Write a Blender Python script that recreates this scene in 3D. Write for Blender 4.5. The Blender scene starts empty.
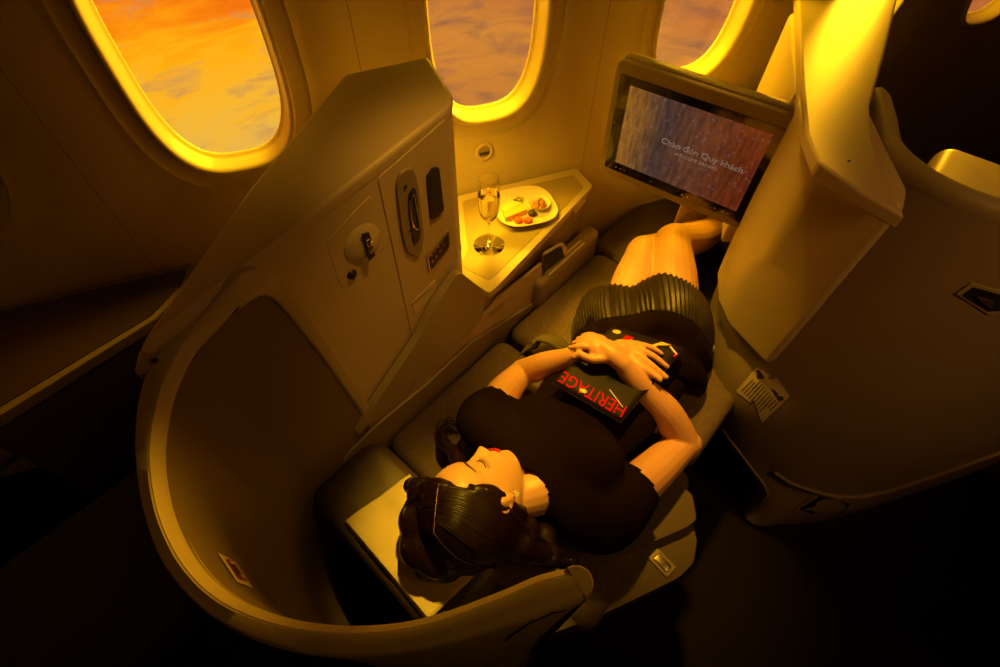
import bpy, bmesh, math, random
from mathutils import Vector, Matrix, noise
from mathutils.bvhtree import BVHTree
random.seed(7)
C = bpy.context.scene.collection
PI = math.pi
V3 = Vector

# ------------------------------------------------------------------ camera
H = 1.65
CM = Matrix(((0.66339219, 0.59264751, -0.45681476),
             (-0.74809344, 0.53862728, -0.387604),
             (0.01634034, 0.5988736, 0.80067684)))
FPX = 490.0
EYE = V3((0, 0, H))
cam = bpy.data.cameras.new('camera'); cam.sensor_width = 36; cam.lens = FPX / 1000 * 36
cam.clip_start = 0.02
co = bpy.data.objects.new('camera', cam); C.objects.link(co)
co.matrix_world = Matrix.Translation(EYE) @ CM.to_4x4()
bpy.context.scene.camera = co


def ray(px, py):
    return CM @ V3((px - 500, -(py - 333.5), -FPX))
def P(px, py, z):                       # point of the photograph at a known height
    r = ray(px, py); return EYE + r * ((z - H) / r.z)
def PY(px, py, Y):                      # ... on a vertical plane along the bed
    r = ray(px, py); return EYE + r * (Y / r.y)
FD = V3((0.89323574, -0.44958861, 0)); ND = V3((0.44958861, 0.89323574, 0))
WD = 1.18
def W(a, d, z):                         # along the fuselage, out from it, up
    return FD * a + ND * d + V3((0, 0, z))

# ------------------------------------------------------------------ materials
MATS = {}
def mat(name, col, rough=.5, metal=0, bump=0, bscale=200, coat=0, var=0, sub=0, emit=None, es=0, spec=.5, sheen=0, aniso=None):
    if name in MATS: return MATS[name]
    m = bpy.data.materials.new(name); m.use_nodes = True
    nt = m.node_tree; b = nt.nodes['Principled BSDF']
    b.inputs['Base Color'].default_value = (*col, 1)
    b.inputs['Roughness'].default_value = rough
    b.inputs['Metallic'].default_value = metal
    b.inputs['Coat Weight'].default_value = coat
    b.inputs['Specular IOR Level'].default_value = spec
    b.inputs['Sheen Weight'].default_value = sheen
    if sub:
        b.inputs['Subsurface Weight'].default_value = sub
        b.inputs['Subsurface Radius'].default_value = (.012, .005, .003)
        b.inputs['Subsurface Scale'].default_value = 1
    tc = nt.nodes.new('ShaderNodeTexCoord')
    n = nt.nodes.new('ShaderNodeTexNoise'); n.inputs['Scale'].default_value = bscale; n.inputs['Detail'].default_value = 3
    nt.links.new(tc.outputs['Object'], n.inputs['Vector'])
    if bump:
        bp = nt.nodes.new('ShaderNodeBump'); bp.inputs['Strength'].default_value = bump; bp.inputs['Distance'].default_value = .002
        nt.links.new(n.outputs['Fac'], bp.inputs['Height']); nt.links.new(bp.outputs['Normal'], b.inputs['Normal'])
    if var:
        n2 = nt.nodes.new('ShaderNodeTexNoise'); n2.inputs['Scale'].default_value = 9; n2.inputs['Detail'].default_value = 4
        nt.links.new(tc.outputs['Object'], n2.inputs['Vector'])
        mx = nt.nodes.new('ShaderNodeMix'); mx.data_type = 'RGBA'
        mx.inputs[6].default_value = (*[c * (1 - var) for c in col], 1); mx.inputs[7].default_value = (*[min(1, c * (1 + var)) for c in col], 1)
        nt.links.new(n2.outputs['Fac'], mx.inputs[0]); nt.links.new(mx.outputs[2], b.inputs['Base Color'])
    if emit:
        b.inputs['Emission Color'].default_value = (*emit, 1); b.inputs['Emission Strength'].default_value = es
    MATS[name] = m
    return m

cream = mat('cream_plastic', (.60, .50, .36), .42, bump=.04, bscale=900, var=.03)
wallm = mat('sidewall_panel', (.58, .48, .36), .5, bump=.05, bscale=700, var=.04)
framem = mat('window_frame_plastic', (.72, .62, .42), .3)
taupe = mat('taupe_plastic', (.30, .24, .17), .45, bump=.05, bscale=900, var=.04)
olive = mat('olive_plastic', (.36, .31, .20), .45, bump=.04, bscale=900)
lining = mat('shell_lining_fabric', (.20, .145, .10), .85, bump=.25, bscale=1500, var=.06)
leather = mat('brown_leather', (.085, .060, .038), .42, bump=.25, bscale=600, var=.08)
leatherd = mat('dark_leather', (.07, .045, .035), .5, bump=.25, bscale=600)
darkp = mat('dark_plastic', (.02, .018, .016), .35)
blackp = mat('black_glass', (.008, .006, .006), .12, coat=.5)
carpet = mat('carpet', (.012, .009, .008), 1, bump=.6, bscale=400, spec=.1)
tabinlay = mat('table_laminate', (.40, .31, .18), .38, bump=.06, bscale=500, var=.05)
metal = mat('satin_metal', (.55, .52, .45), .28, 1)
chrome = mat('polished_metal', (.8, .78, .72), .1, 1)
skin = mat('skin', (.72, .40, .25), .42, sub=.12, bump=.02, bscale=900)
cloth = mat('black_knit', (.011, .005, .004), .95, bump=.3, bscale=900, spec=.06)
pleat = mat('black_pleated_fabric', (.022, .016, .011), .42, bump=.2, bscale=700)
hairm = mat('dark_hair', (.013, .004, .003), .38, spec=.4)
lipm = mat('red_lipstick', (.55, .03, .02), .3)
browm = mat('eyebrow_hair', (.09, .035, .015), .7)
lashm = mat('eyelash', (.02, .008, .005), .7)
napkin = mat('pale_linen', (.78, .66, .38), .8, bump=.3, bscale=1200, sheen=.1)
paper = mat('label_paper', (.70, .60, .40), .6)
ink = mat('label_ink', (.05, .04, .03), .7)
redink = mat('red_ink', (.35, .03, .02), .6)
china = mat('glazed_china', (.85, .80, .66), .14, coat=.5)
cheese = mat('cheese', (.90, .72, .32), .45, sub=.1, bump=.1, bscale=80)
cheesec = mat('orange_cheese', (.90, .52, .16), .45, sub=.1)
apricot = mat('dried_apricot', (.75, .13, .05), .4, sub=.1, bump=.8, bscale=90, var=.3)
prune = mat('dried_prune', (.04, .018, .02), .35, bump=.8, bscale=90)
walnut = mat('walnut_kernel', (.50, .23, .11), .6, bump=1, bscale=220, var=.4)
redm = mat('cover_red', (.55, .002, .008), .7, spec=.1)
goldm = mat('cover_gold', (.95, .62, .05), .4)
greenm = mat('cover_green', (.012, .05, .015), .7, spec=.1)
lightink = mat('cover_white', (.7, .66, .55), .5)
beltm = mat('belt_webbing', (.10, .085, .04), .6, bump=.4, bscale=500)
tanm = mat('tan_leather', (.62, .36, .16), .5, bump=.2, bscale=300)


def glassmat(name, tint=(1, 1, 1), refl=.12, rough=.02):
    m = bpy.data.materials.new(name); m.use_nodes = True; nt = m.node_tree
    nt.nodes.remove(nt.nodes['Principled BSDF'])
    o = nt.nodes['Material Output']; t = nt.nodes.new('ShaderNodeBsdfTransparent'); t.inputs[0].default_value = (*tint, 1)
    g = nt.nodes.new('ShaderNodeBsdfGlossy'); g.inputs['Roughness'].default_value = rough; g.inputs[0].default_value = (1, .95, .85, 1)
    lw = nt.nodes.new('ShaderNodeLayerWeight'); lw.inputs[0].default_value = refl
    mx = nt.nodes.new('ShaderNodeMixShader')
    nt.links.new(lw.outputs['Facing'], mx.inputs[0]); nt.links.new(t.outputs[0], mx.inputs[1]); nt.links.new(g.outputs[0], mx.inputs[2])
    nt.links.new(mx.outputs[0], o.inputs[0])
    return m
pane_m = glassmat('window_pane', (.96, .95, .93), .03)
def realglass(name, col, ior):
    m = bpy.data.materials.new(name); m.use_nodes = True; b = m.node_tree.nodes['Principled BSDF']
    b.inputs['Base Color'].default_value = (*col, 1); b.inputs['Roughness'].default_value = .0; b.inputs['IOR'].default_value = ior; b.inputs['Transmission Weight'].default_value = 1
    return m
glass_m = realglass('clear_glass', (1, .99, .97), 1.45)
wine_m = realglass('sparkling_wine', (1, .93, .62), 1.33)

# seat upholstery: grey-mauve cloth woven with thin crossing arcs
def upholstery():
    m = mat('arc_weave_upholstery', (.17, .125, .105), .85, bump=.3, bscale=1100)
    nt = m.node_tree; b = nt.nodes['Principled BSDF']
    tc = nt.nodes.new('ShaderNodeTexCoord'); acc = None
    for sc, off in ((9, (0, 0, 0)), (9, (.37, .21, 0)), (7, (.1, .6, 0))):
        mp = nt.nodes.new('ShaderNodeMapping'); mp.inputs['Location'].default_value = off
        v = nt.nodes.new('ShaderNodeTexVoronoi'); v.inputs['Scale'].default_value = sc; v.voronoi_dimensions = '2D'
        v.inputs['Randomness'].default_value = .8
        nt.links.new(tc.outputs['Object'], mp.inputs['Vector']); nt.links.new(mp.outputs[0], v.inputs['Vector'])
        s = nt.nodes.new('ShaderNodeMath'); s.operation = 'SUBTRACT'; s.inputs[1].default_value = .42
        nt.links.new(v.outputs['Distance'], s.inputs[0])
        a = nt.nodes.new('ShaderNodeMath'); a.operation = 'ABSOLUTE'; nt.links.new(s.outputs[0], a.inputs[0])
        l = nt.nodes.new('ShaderNodeMath'); l.operation = 'LESS_THAN'; l.inputs[1].default_value = .009; nt.links.new(a.outputs[0], l.inputs[0])
        if acc is None: acc = l.outputs[0]
        else:
            q = nt.nodes.new('ShaderNodeMath'); q.operation = 'MAXIMUM'; nt.links.new(acc, q.inputs[0]); nt.links.new(l.outputs[0], q.inputs[1]); acc = q.outputs[0]
    mx = nt.nodes.new('ShaderNodeMix'); mx.data_type = 'RGBA'
    mx.inputs[6].default_value = (.115, .080, .066, 1); mx.inputs[7].default_value = (.155, .108, .078, 1)
    nt.links.new(acc, mx.inputs[0]); nt.links.new(mx.outputs[2], b.inputs['Base Color'])
    return m
weave = upholstery()

# ------------------------------------------------------------------ helpers
def finish(me, angle=35):
    for p in me.polygons: p.use_smooth = True
    try: me.set_sharp_from_angle(angle=math.radians(angle))
    except Exception: pass

def obj(name, bm, m, parent=None, bev=0, seg=3, angle=35, sub=0):
    me = bpy.data.meshes.new(name)
    bmesh.ops.recalc_face_normals(bm, faces=bm.faces)
    bm.to_mesh(me); bm.free(); finish(me, angle)
    if isinstance(m, (list, tuple)):
        for q in m: me.materials.append(q)
    else: me.materials.append(m)
    o = bpy.data.objects.new(name, me); C.objects.link(o)
    if bev:
        b = o.modifiers.new('bevel', 'BEVEL'); b.width = bev; b.segments = seg; b.limit_method = 'ANGLE'; b.angle_limit = math.radians(30); b.harden_normals = False
        b.use_clamp_overlap = True
        for p in me.polygons: p.use_smooth = True
        a = me.attributes.get('sharp_edge')
        if a: me.attributes.remove(a)
        w = o.modifiers.new('normals', 'WEIGHTED_NORMAL'); w.keep_sharp = False
    if sub:
        s = o.modifiers.new('sub', 'SUBSURF'); s.levels = sub; s.render_levels = sub
    if parent: 
        o.parent = parent; o.matrix_parent_inverse = parent.matrix_basis.inverted()
    return o
def thing(name, label, cat, loc=(0, 0, 0), group=None):
    o = bpy.data.objects.new(name, None); C.objects.link(o); o.location = loc; o.empty_display_size = .05
    return tag(o, label, cat, group)
def tag(o, label, cat, group=None):
    o['label'] = label; o['category'] = cat
    if group: o['group'] = group
    return o
def struct(o): o['kind'] = 'structure'; return o

def prism(poly, vec, bm=None):
    bm = bm or bmesh.new()
    a = [bm.verts.new(p) for p in poly]; b = [bm.verts.new(V3(p) + V3(vec)) for p in poly]
    n = len(poly); bm.faces.new(a); bm.faces.new(b[::-1])
    for i in range(n): bm.faces.new((a[i], b[i], b[(i + 1) % n], a[(i + 1) % n]))
    return bm
def grid(rows, bm=None, closeu=False, closev=False, mi=0):
    bm = bm or bmesh.new()
    vs = [[bm.verts.new(p) for p in r] for r in rows]
    nr, nc = len(rows), len(rows[0])
    for i in range(nr if closev else nr - 1):
        for j in range(nc if closeu else nc - 1):
            f = bm.faces.new((vs[i][j], vs[i][(j + 1) % nc], vs[(i + 1) % nr][(j + 1) % nc], vs[(i + 1) % nr][j])); f.material_index = mi
    return bm, vs
def spline(pts, n, closed=False):
    pts = [V3(p) for p in pts]; m = len(pts); out = []
    segs = m if closed else m - 1
    for k in range(n):
        t = k * segs / (n if closed else n - 1); i = min(int(t), segs - 1); u = t - i
        g = lambda q: pts[q % m] if closed else pts[max(0, min(m - 1, q))]
        p0, p1, p2, p3 = g(i - 1), g(i), g(i + 1), g(i + 2)
        out.append(.5 * ((2 * p1) + (p2 - p0) * u + (2 * p0 - 5 * p1 + 4 * p2 - p3) * u * u + (3 * p1 - p0 - 3 * p2 + p3) * u ** 3))
    return out
def resample(pts, n):
    d = [0]
    for a, b in zip(pts, pts[1:]): d.append(d[-1] + (b - a).length)
    out = []; j = 0
    for k in range(n):
        t = d[-1] * k / (n - 1)
        while j < len(d) - 2 and d[j + 1] < t: j += 1
        u = (t - d[j]) / max(1e-9, d[j + 1] - d[j]); out.append(pts[j].lerp(pts[j + 1], min(1, max(0, u))))
    return out
def tube(pts, r, bm=None, n=10, cap=True):
    bm = bm or bmesh.new(); pts = [V3(p) for p in pts]; rows = []
    up = None
    for i, p in enumerate(pts):
        t = (pts[min(i + 1, len(pts) - 1)] - pts[max(i - 1, 0)]).normalized()
        if up is None: up = t.orthogonal().normalized()
        up = (up - t * up.dot(t)).normalized(); s = t.cross(up)
        rr = r[i] if isinstance(r, (list, tuple)) else r
        rows.append([p + (up * math.cos(2 * PI * k / n) + s * math.sin(2 * PI * k / n)) * rr for k in range(n)])
    bm, vs = grid(rows, bm, closeu=True)
    if cap: bm.faces.new(vs[0][::-1]); bm.faces.new(vs[-1])
    return bm
def lathe(prof, loc=(0, 0, 0), n=40, bm=None):
    bm = bm or bmesh.new(); rows = []
    for r, z in prof: rows.append([V3(loc) + V3((max(r, 1e-4) * math.cos(2 * PI * k / n), max(r, 1e-4) * math.sin(2 * PI * k / n), z)) for k in range(n)])
    grid(rows, bm, closeu=True); return bm
def rbox(c, s, r=.02, seg=4, rot=0, bm=None, puff=0):
    b2 = bmesh.new(); bmesh.ops.create_cube(b2, size=1)
    for v in b2.verts: v.co = V3((v.co.x * s[0], v.co.y * s[1], v.co.z * s[2]))
    bmesh.ops.bevel(b2, geom=b2.edges[:], offset=r, segments=seg, affect='EDGES', profile=.5)
    if puff:
        bmesh.ops.triangulate(b2, faces=[])
    mt = Matrix.Translation(c) @ Matrix.Rotation(rot, 4, 'Z')
    bmesh.ops.transform(b2, matrix=mt, verts=b2.verts[:])
    if bm is None: return b2
    me = bpy.data.meshes.new('t'); b2.to_mesh(me); b2.free(); bm.from_mesh(me); bpy.data.meshes.remove(me); return bm
def cushion(x0, x1, y0, y1, z0, z1, r=.03, puff=.012, n=26):
    """upholstered pad: dense rounded slab with a soft crown"""
    bm = bmesh.new(); rows = []
    cx, cy = (x0 + x1) / 2, (y0 + y1) / 2; a, b = (x1 - x0) / 2, (y1 - y0) / 2
    prof = []
    K = 6
    for k in range(K + 1): t = PI / 2 * k / K; prof.append((r * (1 - math.cos(t)), z0 + r * (1 - math.sin(t)) ))
    prof = prof[::-1][:0]
    ring = []
    def rr(off, z, m=64):
        out = []
        rad = max(r * 1.3 - off, .004); aa, bb = a - off, b - off
        for k in range(m):
            q = k // (m // 4); u = (k % (m // 4)) / (m // 4 - 1) * PI / 2 + q * PI / 2
            sx = 1 if q in (0, 3) else -1; sy = 1 if q in (0, 1) else -1
            out.append(V3((cx + sx * (aa - rad) + rad * math.cos(u), cy + sy * (bb - rad) + rad * math.sin(u), z)))
        return out
    rows.append(rr(r, z0)); 
    for k in range(1, K + 1): t = PI / 2 * k / K; rows.append(rr(r * (1 - math.sin(t)), z0 + r * (1 - math.cos(t))))
    for k in range(0, K + 1): t = PI / 2 * k / K; rows.append(rr(r * (1 - math.cos(t)), z1 - r * (1 - math.sin(t))))
    L = 7
    for k in range(1, L):
        f = k / L; base = rr(r, z1); c = V3((cx, cy, z1))
        rows.append([p.lerp(c, f) + V3((0, 0, puff * (1 - (1 - f) ** 2))) for p in base])
    bm, vs = grid(rows, bm, closeu=True)
    cv = bm.verts.new((cx, cy, z1 + puff)); last = vs[-1]
    for k in range(len(last)): bm.faces.new((last[k], last[(k + 1) % len(last)], cv))
    bm.faces.new(vs[0][::-1])
    return bm
def plate_on(poly, nrm, th, name, m, parent, bev=0, lift=0):
    nrm = V3(nrm); return obj(name, prism([V3(p) + nrm * lift for p in poly], nrm * th), m, parent, bev=bev)
def evalmesh(o):
    dg = bpy.context.evaluated_depsgraph_get(); dg.update(); return bpy.data.meshes.new_from_object(o.evaluated_get(dg), depsgraph=dg)
def remeshed(name, bm, m, voxel, smooth=4, parent=None, factor=.5):
    me = bpy.data.meshes.new('tmp'); bm.to_mesh(me); bm.free()
    t = bpy.data.objects.new('tmp', me); C.objects.link(t)
    r = t.modifiers.new('r', 'REMESH'); r.mode = 'VOXEL'; r.voxel_size = voxel; r.use_smooth_shade = True
    s = t.modifiers.new('s', 'SMOOTH'); s.iterations = smooth; s.factor = factor
    out = evalmesh(t); bpy.data.objects.remove(t); bpy.data.meshes.remove(me)
    out.name = name; out.materials.clear(); out.materials.append(m)
    for p in out.polygons: p.use_smooth = True
    o = bpy.data.objects.new(name, out); C.objects.link(o)
    if parent: o.parent = parent; o.matrix_parent_inverse = parent.matrix_basis.inverted()
    return o
def textmesh(s, size, m4, m, name, parent, ext=.0004, align='LEFT', sx=1):
    cu = bpy.data.curves.new(name, 'FONT'); cu.body = s; cu.size = size; cu.extrude = ext; cu.align_x = align; cu.resolution_u = 3
    t = bpy.data.objects.new('tmp', cu); C.objects.link(t); me = evalmesh(t); bpy.data.objects.remove(t)
    for v in me.vertices: v.co.x *= sx
    me.transform(m4); me.materials.clear(); me.materials.append(m); me.name = name
    o = bpy.data.objects.new(name, me); C.objects.link(o)
    if parent: o.parent = parent; o.matrix_parent_inverse = parent.matrix_basis.inverted()
    return o
def frame(o, x, z):                       # matrix with local x, normal z
    x = V3(x).normalized(); z = (V3(z) - x * V3(z).dot(x)).normalized(); y = z.cross(x)
    return Matrix(((x.x, y.x, z.x, o[0]), (x.y, y.y, z.y, o[1]), (x.z, y.z, z.z, o[2]), (0, 0, 0, 1)))
def bvh_of(o):
    return BVHTree.FromObject(o, bpy.context.evaluated_depsgraph_get())
def hit(b, px, py, lift=.001):
    h = b.ray_cast(EYE, ray(px, py).normalized())
    if h[0] is None: return None
    n = h[1]
    if n.dot(ray(px, py)) > 0: n = -n
    return h[0] + n * lift
def decal(b, px4, name, m, parent, lift=.0012, n=8, th=.0008):
    """thin sticker that follows a curved surface; px4 corners"""
    rows = []
    for i in range(n + 1):
        r = []
        for j in range(n + 1):
            u, v = j / n, i / n
            x = (1 - v) * ((1 - u) * px4[0][0] + u * px4[1][0]) + v * ((1 - u) * px4[3][0] + u * px4[2][0])
            y = (1 - v) * ((1 - u) * px4[0][1] + u * px4[1][1]) + v * ((1 - u) * px4[3][1] + u * px4[2][1])
            r.append(hit(b, x, y, lift) or P(x, y, .5))
        rows.append(r)
    return obj(name, grid(rows)[0], m, parent)

# ------------------------------------------------------------------ setting: fuselage wall, floor
def curve_in(z): return -.32 * max(0, z - 1.35) ** 2
A_, B_, ZC = .156, .265, 1.189            # frame opening half sizes, centre height
def se(t, a, b, n=2.9):
    c, s = math.cos(t), math.sin(t)
    return a * math.copysign(abs(c) ** (2 / n), c), b * math.copysign(abs(s) ** (2 / n), s)
def bay(s0, left=False):
    N = 112; rows = []
    ts = [2 * PI * k / N for k in range(N)]
    def rect(t):
        x, z = se(t, 1, 1); hx = .3150; up, dn = 2.15 - ZC, ZC
        hz = up if z > 0 else dn
        ang = math.atan2(z * B_, x * A_)
        cx, sz = math.cos(ang), math.sin(ang)
        k = min(hx / max(1e-6, abs(cx)), hz / max(1e-6, abs(sz)))
        return cx * k, sz * k
    rings = [(0, .0, .006), (0, .004, 0.0), (0, .03, .0), (0, .036, .003), (0, .040, .012)]
    for _, g, dd in rings:
        r = []
        for t in ts:
            x, z = se(t, A_ + g, B_ + g); r.append(W(s0 + x, WD + .006 - dd * .5 + curve_in(ZC + z), ZC + z))
        rows.append(r)
    for f in (.08, .2, .4, .6, .8, .94, 1):
        r = []
        for t in ts:
            x0, z0 = se(t, A_ + .04, B_ + .04); x1, z1 = rect(t)
            x, z = x0 + (x1 - x0) * f, z0 + (z1 - z0) * f
            dish = .004 * math.cos(min(1, f * 1.2) * PI)
            r.append(W(s0 + x, WD + dish + curve_in(ZC + z), ZC + z))
        rows.append(r)
    bm, vs = grid(rows, closeu=True)
    o = obj('wall_window_side', bm, wallm, angle=50); return struct(o)
bays = [.4535 + .631 * k for k in (-3, -2, -1, 0, 1, 2, 3, 4, 5)]
for s in bays: bay(s)
o = obj('trim_seam', prism([W(-1.7, WD + .012, 0), W(3.9, WD + .012, 0), W(3.9, WD + .02, 0), W(-1.7, WD + .02, 0)], (0, 0, .88)), darkp); struct(o)
for s_b in bays:
    struct(obj('trim_seam', grid([[W(s_b + .300, WD - .0025 + curve_in(z), z), W(s_b + .331, WD - .0025 + curve_in(z), z)] for z in [.8 + .05 * k for k in range(28)]])[0], carpet))
def window(i, s0):
    e = bpy.data.objects.new('window_%d' % i, None); C.objects.link(e); e.location = W(s0, WD, ZC); struct(e); e.empty_display_size = .1
    N = 96; ts = [2 * PI * k / N for k in range(N)]; rows = []
    for g, d in ((.003, .016), (.003, -.004), (0, -.007), (-.006, -.006), (-.010, .0), (-.012, .006), (-.017, .030), (-.021, .040), (-.024, .042), (-.024, .05)):
        r = []
        for t in ts:
            x, z = se(t, A_ + g * .9, B_ + g); r.append(W(s0 + x, WD + d + curve_in(ZC + z) * .6, ZC + z))
        rows.append(r)
    obj('window_frame', grid(rows, closeu=True)[0], framem, e, angle=60)
    r = [W(s0 + se(t, A_ - .014, B_ - .014)[0], WD + .045, ZC + se(t, A_ - .014, B_ - .014)[1]) for t in ts]
    bm = prism(r, ND * .004); obj('pane', bm, pane_m, e)
for i, s in enumerate(bays): window(i + 1, s)
struct(obj('floor', prism([W(-1.8, -3, 0), W(3.97, -3, 0), W(3.97, WD + .02, 0), W(-1.8, WD + .02, 0)], (0, 0, -.04)), carpet))
# upper lining and aisle-side partition close the cabin
struct(obj('ceiling', prism([W(-1.78, -1.6, 2.15), W(3.95, -1.6, 2.15), W(3.95, 1.1, 2.15), W(-1.78, 1.1, 2.15)], (0, 0, .03)), taupe))
struct(obj('wall_rear', prism([W(-1.76, -3, 0), W(-1.76, WD + .02, 0), W(-1.80, WD + .02, 0), W(-1.80, -3, 0)], (0, 0, 2.15)), taupe))
struct(obj('wall_front', prism([W(3.93, -3, 0), W(3.93, WD + .02, 0), W(3.97, WD + .02, 0), W(3.97, -3, 0)], (0, 0, 2.15)), taupe))
# small round vent on the wall
e = thing('wall_vent', 'small round slotted fitting on the wall beneath the middle window', 'vent', W(.435, WD, .837))
fr = frame(W(.435, WD + curve_in(.84) - .001, .838), FD, -ND)
bm = lathe([(.016, 0), (.020, .002), (.022, .004), (.026, .003), (.028, 0)], n=32); bmesh.ops.transform(bm, matrix=fr, verts=bm.verts[:]); obj('vent_ring', bm, cream, e)
bm = lathe([(.0, .0015), (.0185, .0015), (.0185, 0)], n=32); bmesh.ops.transform(bm, matrix=fr, verts=bm.verts[:]); obj('vent_disc', bm, taupe, e)
bm = prism([(-.013, -.010, .002), (.013, -.010, .002), (.016, 0, .002), (-.016, 0, .002)], (0, 0, .001)); bmesh.ops.transform(bm, matrix=fr, verts=bm.verts[:]); obj('vent_slot', bm, darkp, e)

# ------------------------------------------------------------------ our suite: head shell
shell = thing('seat_shell', 'curved cream head shell wrapping round the sleeping woman, open towards the aisle', 'seat shell', (-.1, .3, 0))
RZ = 1.10
# the rim hugs the side panel at its peak, then runs free round the head
YH = .571
def rimcurve(hug, free): return resample(spline([PY(x, y, YH) for x, y in hug] + [P(x, y, z) for x, y, z in free], 400), 130)
O = rimcurve([(252, 266), (236, 270)], [(204, 300, 1.135), (166, 338, 1.12), (142, 378, 1.108), (133, 430, RZ), (137, 490, RZ), (153, 548, RZ), (180, 590, RZ), (220, 624, RZ), (280, 649, RZ), (356, 657, RZ), (430, 648, RZ), (500, 629, RZ), (560, 609, RZ), (590, 597, RZ)])
T = rimcurve([(256, 269), (242, 273), (224, 291), (196, 325)], [(176, 355, 1.106), (160, 390, 1.102), (150, 436, RZ), (150, 476, RZ), (160, 522, RZ), (184, 568, RZ), (222, 603, RZ), (280, 626, RZ), (350, 634, RZ), (422, 626, RZ), (500, 599, RZ), (540, 582, RZ), (572, 574, RZ)])
NO = len(O)
def inward(i):
    d = T[min(i + 1, NO - 1)] - T[max(i - 1, 0)]; d.z = 0; d.normalize(); return V3((-d.y, d.x, 0))
def inset(d, dz): return [V3((p.x, p.y, p.z)) + inward(i) * d + V3((0, 0, dz)) for i, p in enumerate(T)]
rows = [[V3((p.x, p.y + (.016 if p.y > .52 else 0), z)) + inward(i) * (d if p.y < .52 else 0) for i, p in enumerate(O)] for d, z in ((.006, .06), (.008, .3), (.008, .7), (.003, 1.0))]
rows += [[p + V3((0, 0, -.035)) for p in O], [p + V3((0, 0, -.010)) for p in O], [p.lerp(q, .06) + V3((0, 0, -.003)) for p, q in zip(O, T)], [p.lerp(q, .2) + V3((0, 0, .0005)) for p, q in zip(O, T)], [p.lerp(q, .9) + V3((0, 0, .0015)) for p, q in zip(O, T)], T]
sh = obj('outer_shell', grid(rows)[0], olive, shell, angle=50)
# golden inner bevel just inside the rim, all the way to the wing's end
rows = [T, inset(.001, .0), inset(.0065, -.010), inset(.0085, -.015), inset(.009, -.030)]
obj('rim_trim', grid(rows)[0], cream, shell, angle=60)
# rounded end of the wing
I_ = inset(.009, 0); a_, b_ = O[-1], I_[-1]; c = (a_ + b_) / 2; hw = (a_ - b_) / 2; t = V3((-hw.y, hw.x, 0)); t = t if t.dot(O[-1] - O[-3]) > 0 else -t
rows = []
for z, k in ((.10, 1), (.7, 1), (1.0, 1), (1.065, 1), (1.09, 1), (1.097, .96), (RZ + .001, .85), (RZ + .0015, .01)):
    rows.append([V3((c.x, c.y, z)) - t.normalized() * .004 + (hw * math.cos(a) + t * math.sin(a) * 1.1) * k for a in [PI * q / 16 for q in range(17)]])
obj('wing_end_cap', grid(rows)[0], olive, shell, angle=50)
bvs = bvh_of(sh)
wp = [hit(bvs, x, y, .0005) for x, y in ((505, 640), (530, 622), (552, 612), (566, 610), (574, 616), (573, 626), (563, 638), (548, 648))]
obj('recess_line', tube([p for p in wp if p], .0012, n=6), darkp, shell)
# fabric lining of the shell: starts on the side panel, runs round behind the head
edge_pts = resample(spline([PY(x, y, .572) for x, y in ((252, 294), (262, 292), (276, 303), (300, 331), (324, 361), (345, 391), (363, 416), (371, 430))], 60), 24)
plan = inset(.0088, -.02)
rows = []
zs = [1.13 - i * (1.13 - .30) / 27 for i in range(28)]
for i, z in enumerate(zs):
    ex = None
    for a, b in zip(edge_pts, edge_pts[1:]):
        if b.z <= z <= a.z: ex = a.lerp(b, (a.z - z) / max(1e-6, a.z - b.z))
    if ex is None: ex = edge_pts[0] if z > edge_pts[0].z else V3((edge_pts[-1].x + .02, .572, z))
    body = [V3((p.x + .02 * (i / 27) * max(0, 1 - k / 70), p.y, min(p.z, z))) for k, p in enumerate(plan) if p.y < .555 or k > 45]
    a0 = V3((ex.x, .572, min(z, ex.z)))
    rows.append(resample([a0] + body, 120))
lin = obj('lining', grid(rows)[0], lining, shell, angle=60)
# trim band following the lining edge on the panel
band = []
ep = [PY(x, y, .574) for x, y in ((246, 271), (258, 269), (270, 272), (284, 284), (305, 312), (330, 345), (350, 375), (369, 406), (374, 418))]
ei = [PY(x, y, .574) for x, y in ((233, 314), (248, 300), (263, 294), (277, 303), (298, 328), (322, 358), (343, 388), (361, 414), (368, 426))]
ep = resample(spline(ep, 60), 40); ei = resample(spline(ei, 60), 40)
rows = [[p + V3((0, .012, 0)) for p in ep], [p + V3((0, -.004, 0)) for p in ep], [p.lerp(q, .12) + V3((0, -.009, 0)) for p, q in zip(ep, ei)],
        [p.lerp(q, .8) + V3((0, -.009, 0)) for p, q in zip(ep, ei)], [q + V3((0, -.004, 0)) for q in ei], [q + V3((0, .012, 0)) for q in ei]]
obj('edge_band', grid(rows)[0], cream, shell, angle=50)
bm = lathe([(0, .002), (.0035, .002), (.004, 0)], n=16); bmesh.ops.transform(bm, matrix=Matrix.Translation(P(155, 361, 1.117)), verts=bm.verts[:]); 
screw = bm

# ------------------------------------------------------------------ side console with its tall head panel
con = thing('side_console', 'tall cream side console with headset recess, sockets and a sloping top, beside the shell', 'console', (.3, .7, 0))
YF = .58
def ztop(x): return 1.135 + .155 * x
capA, capB = V3((-.03, .575, 0)), V3((.535, YF, 0))
capC = P(428, 57, 1.235); capD = P(345, 75, 1.215); 
def top(p): return V3((p.x, p.y, ztop(p.x)))
polyT = [top(p) for p in (capA, capB, V3((.565, .60, 0)), capC, capD, V3((.22, .70, 0)))]
bm = bmesh.new()
tv = [bm.verts.new(p) for p in polyT]; bv = [bm.verts.new((p.x, p.y, .45)) for p in polyT]
bm.faces.new(tv); bm.faces.new(bv[::-1])
for i in range(len(tv)): bm.faces.new((tv[i], bv[i], bv[(i + 1) % len(tv)], tv[(i + 1) % len(tv)]))
bmesh.ops.recalc_face_normals(bm, faces=bm.faces)
obj('tall_panel', bm, cream, con, bev=.010, seg=4)
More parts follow.
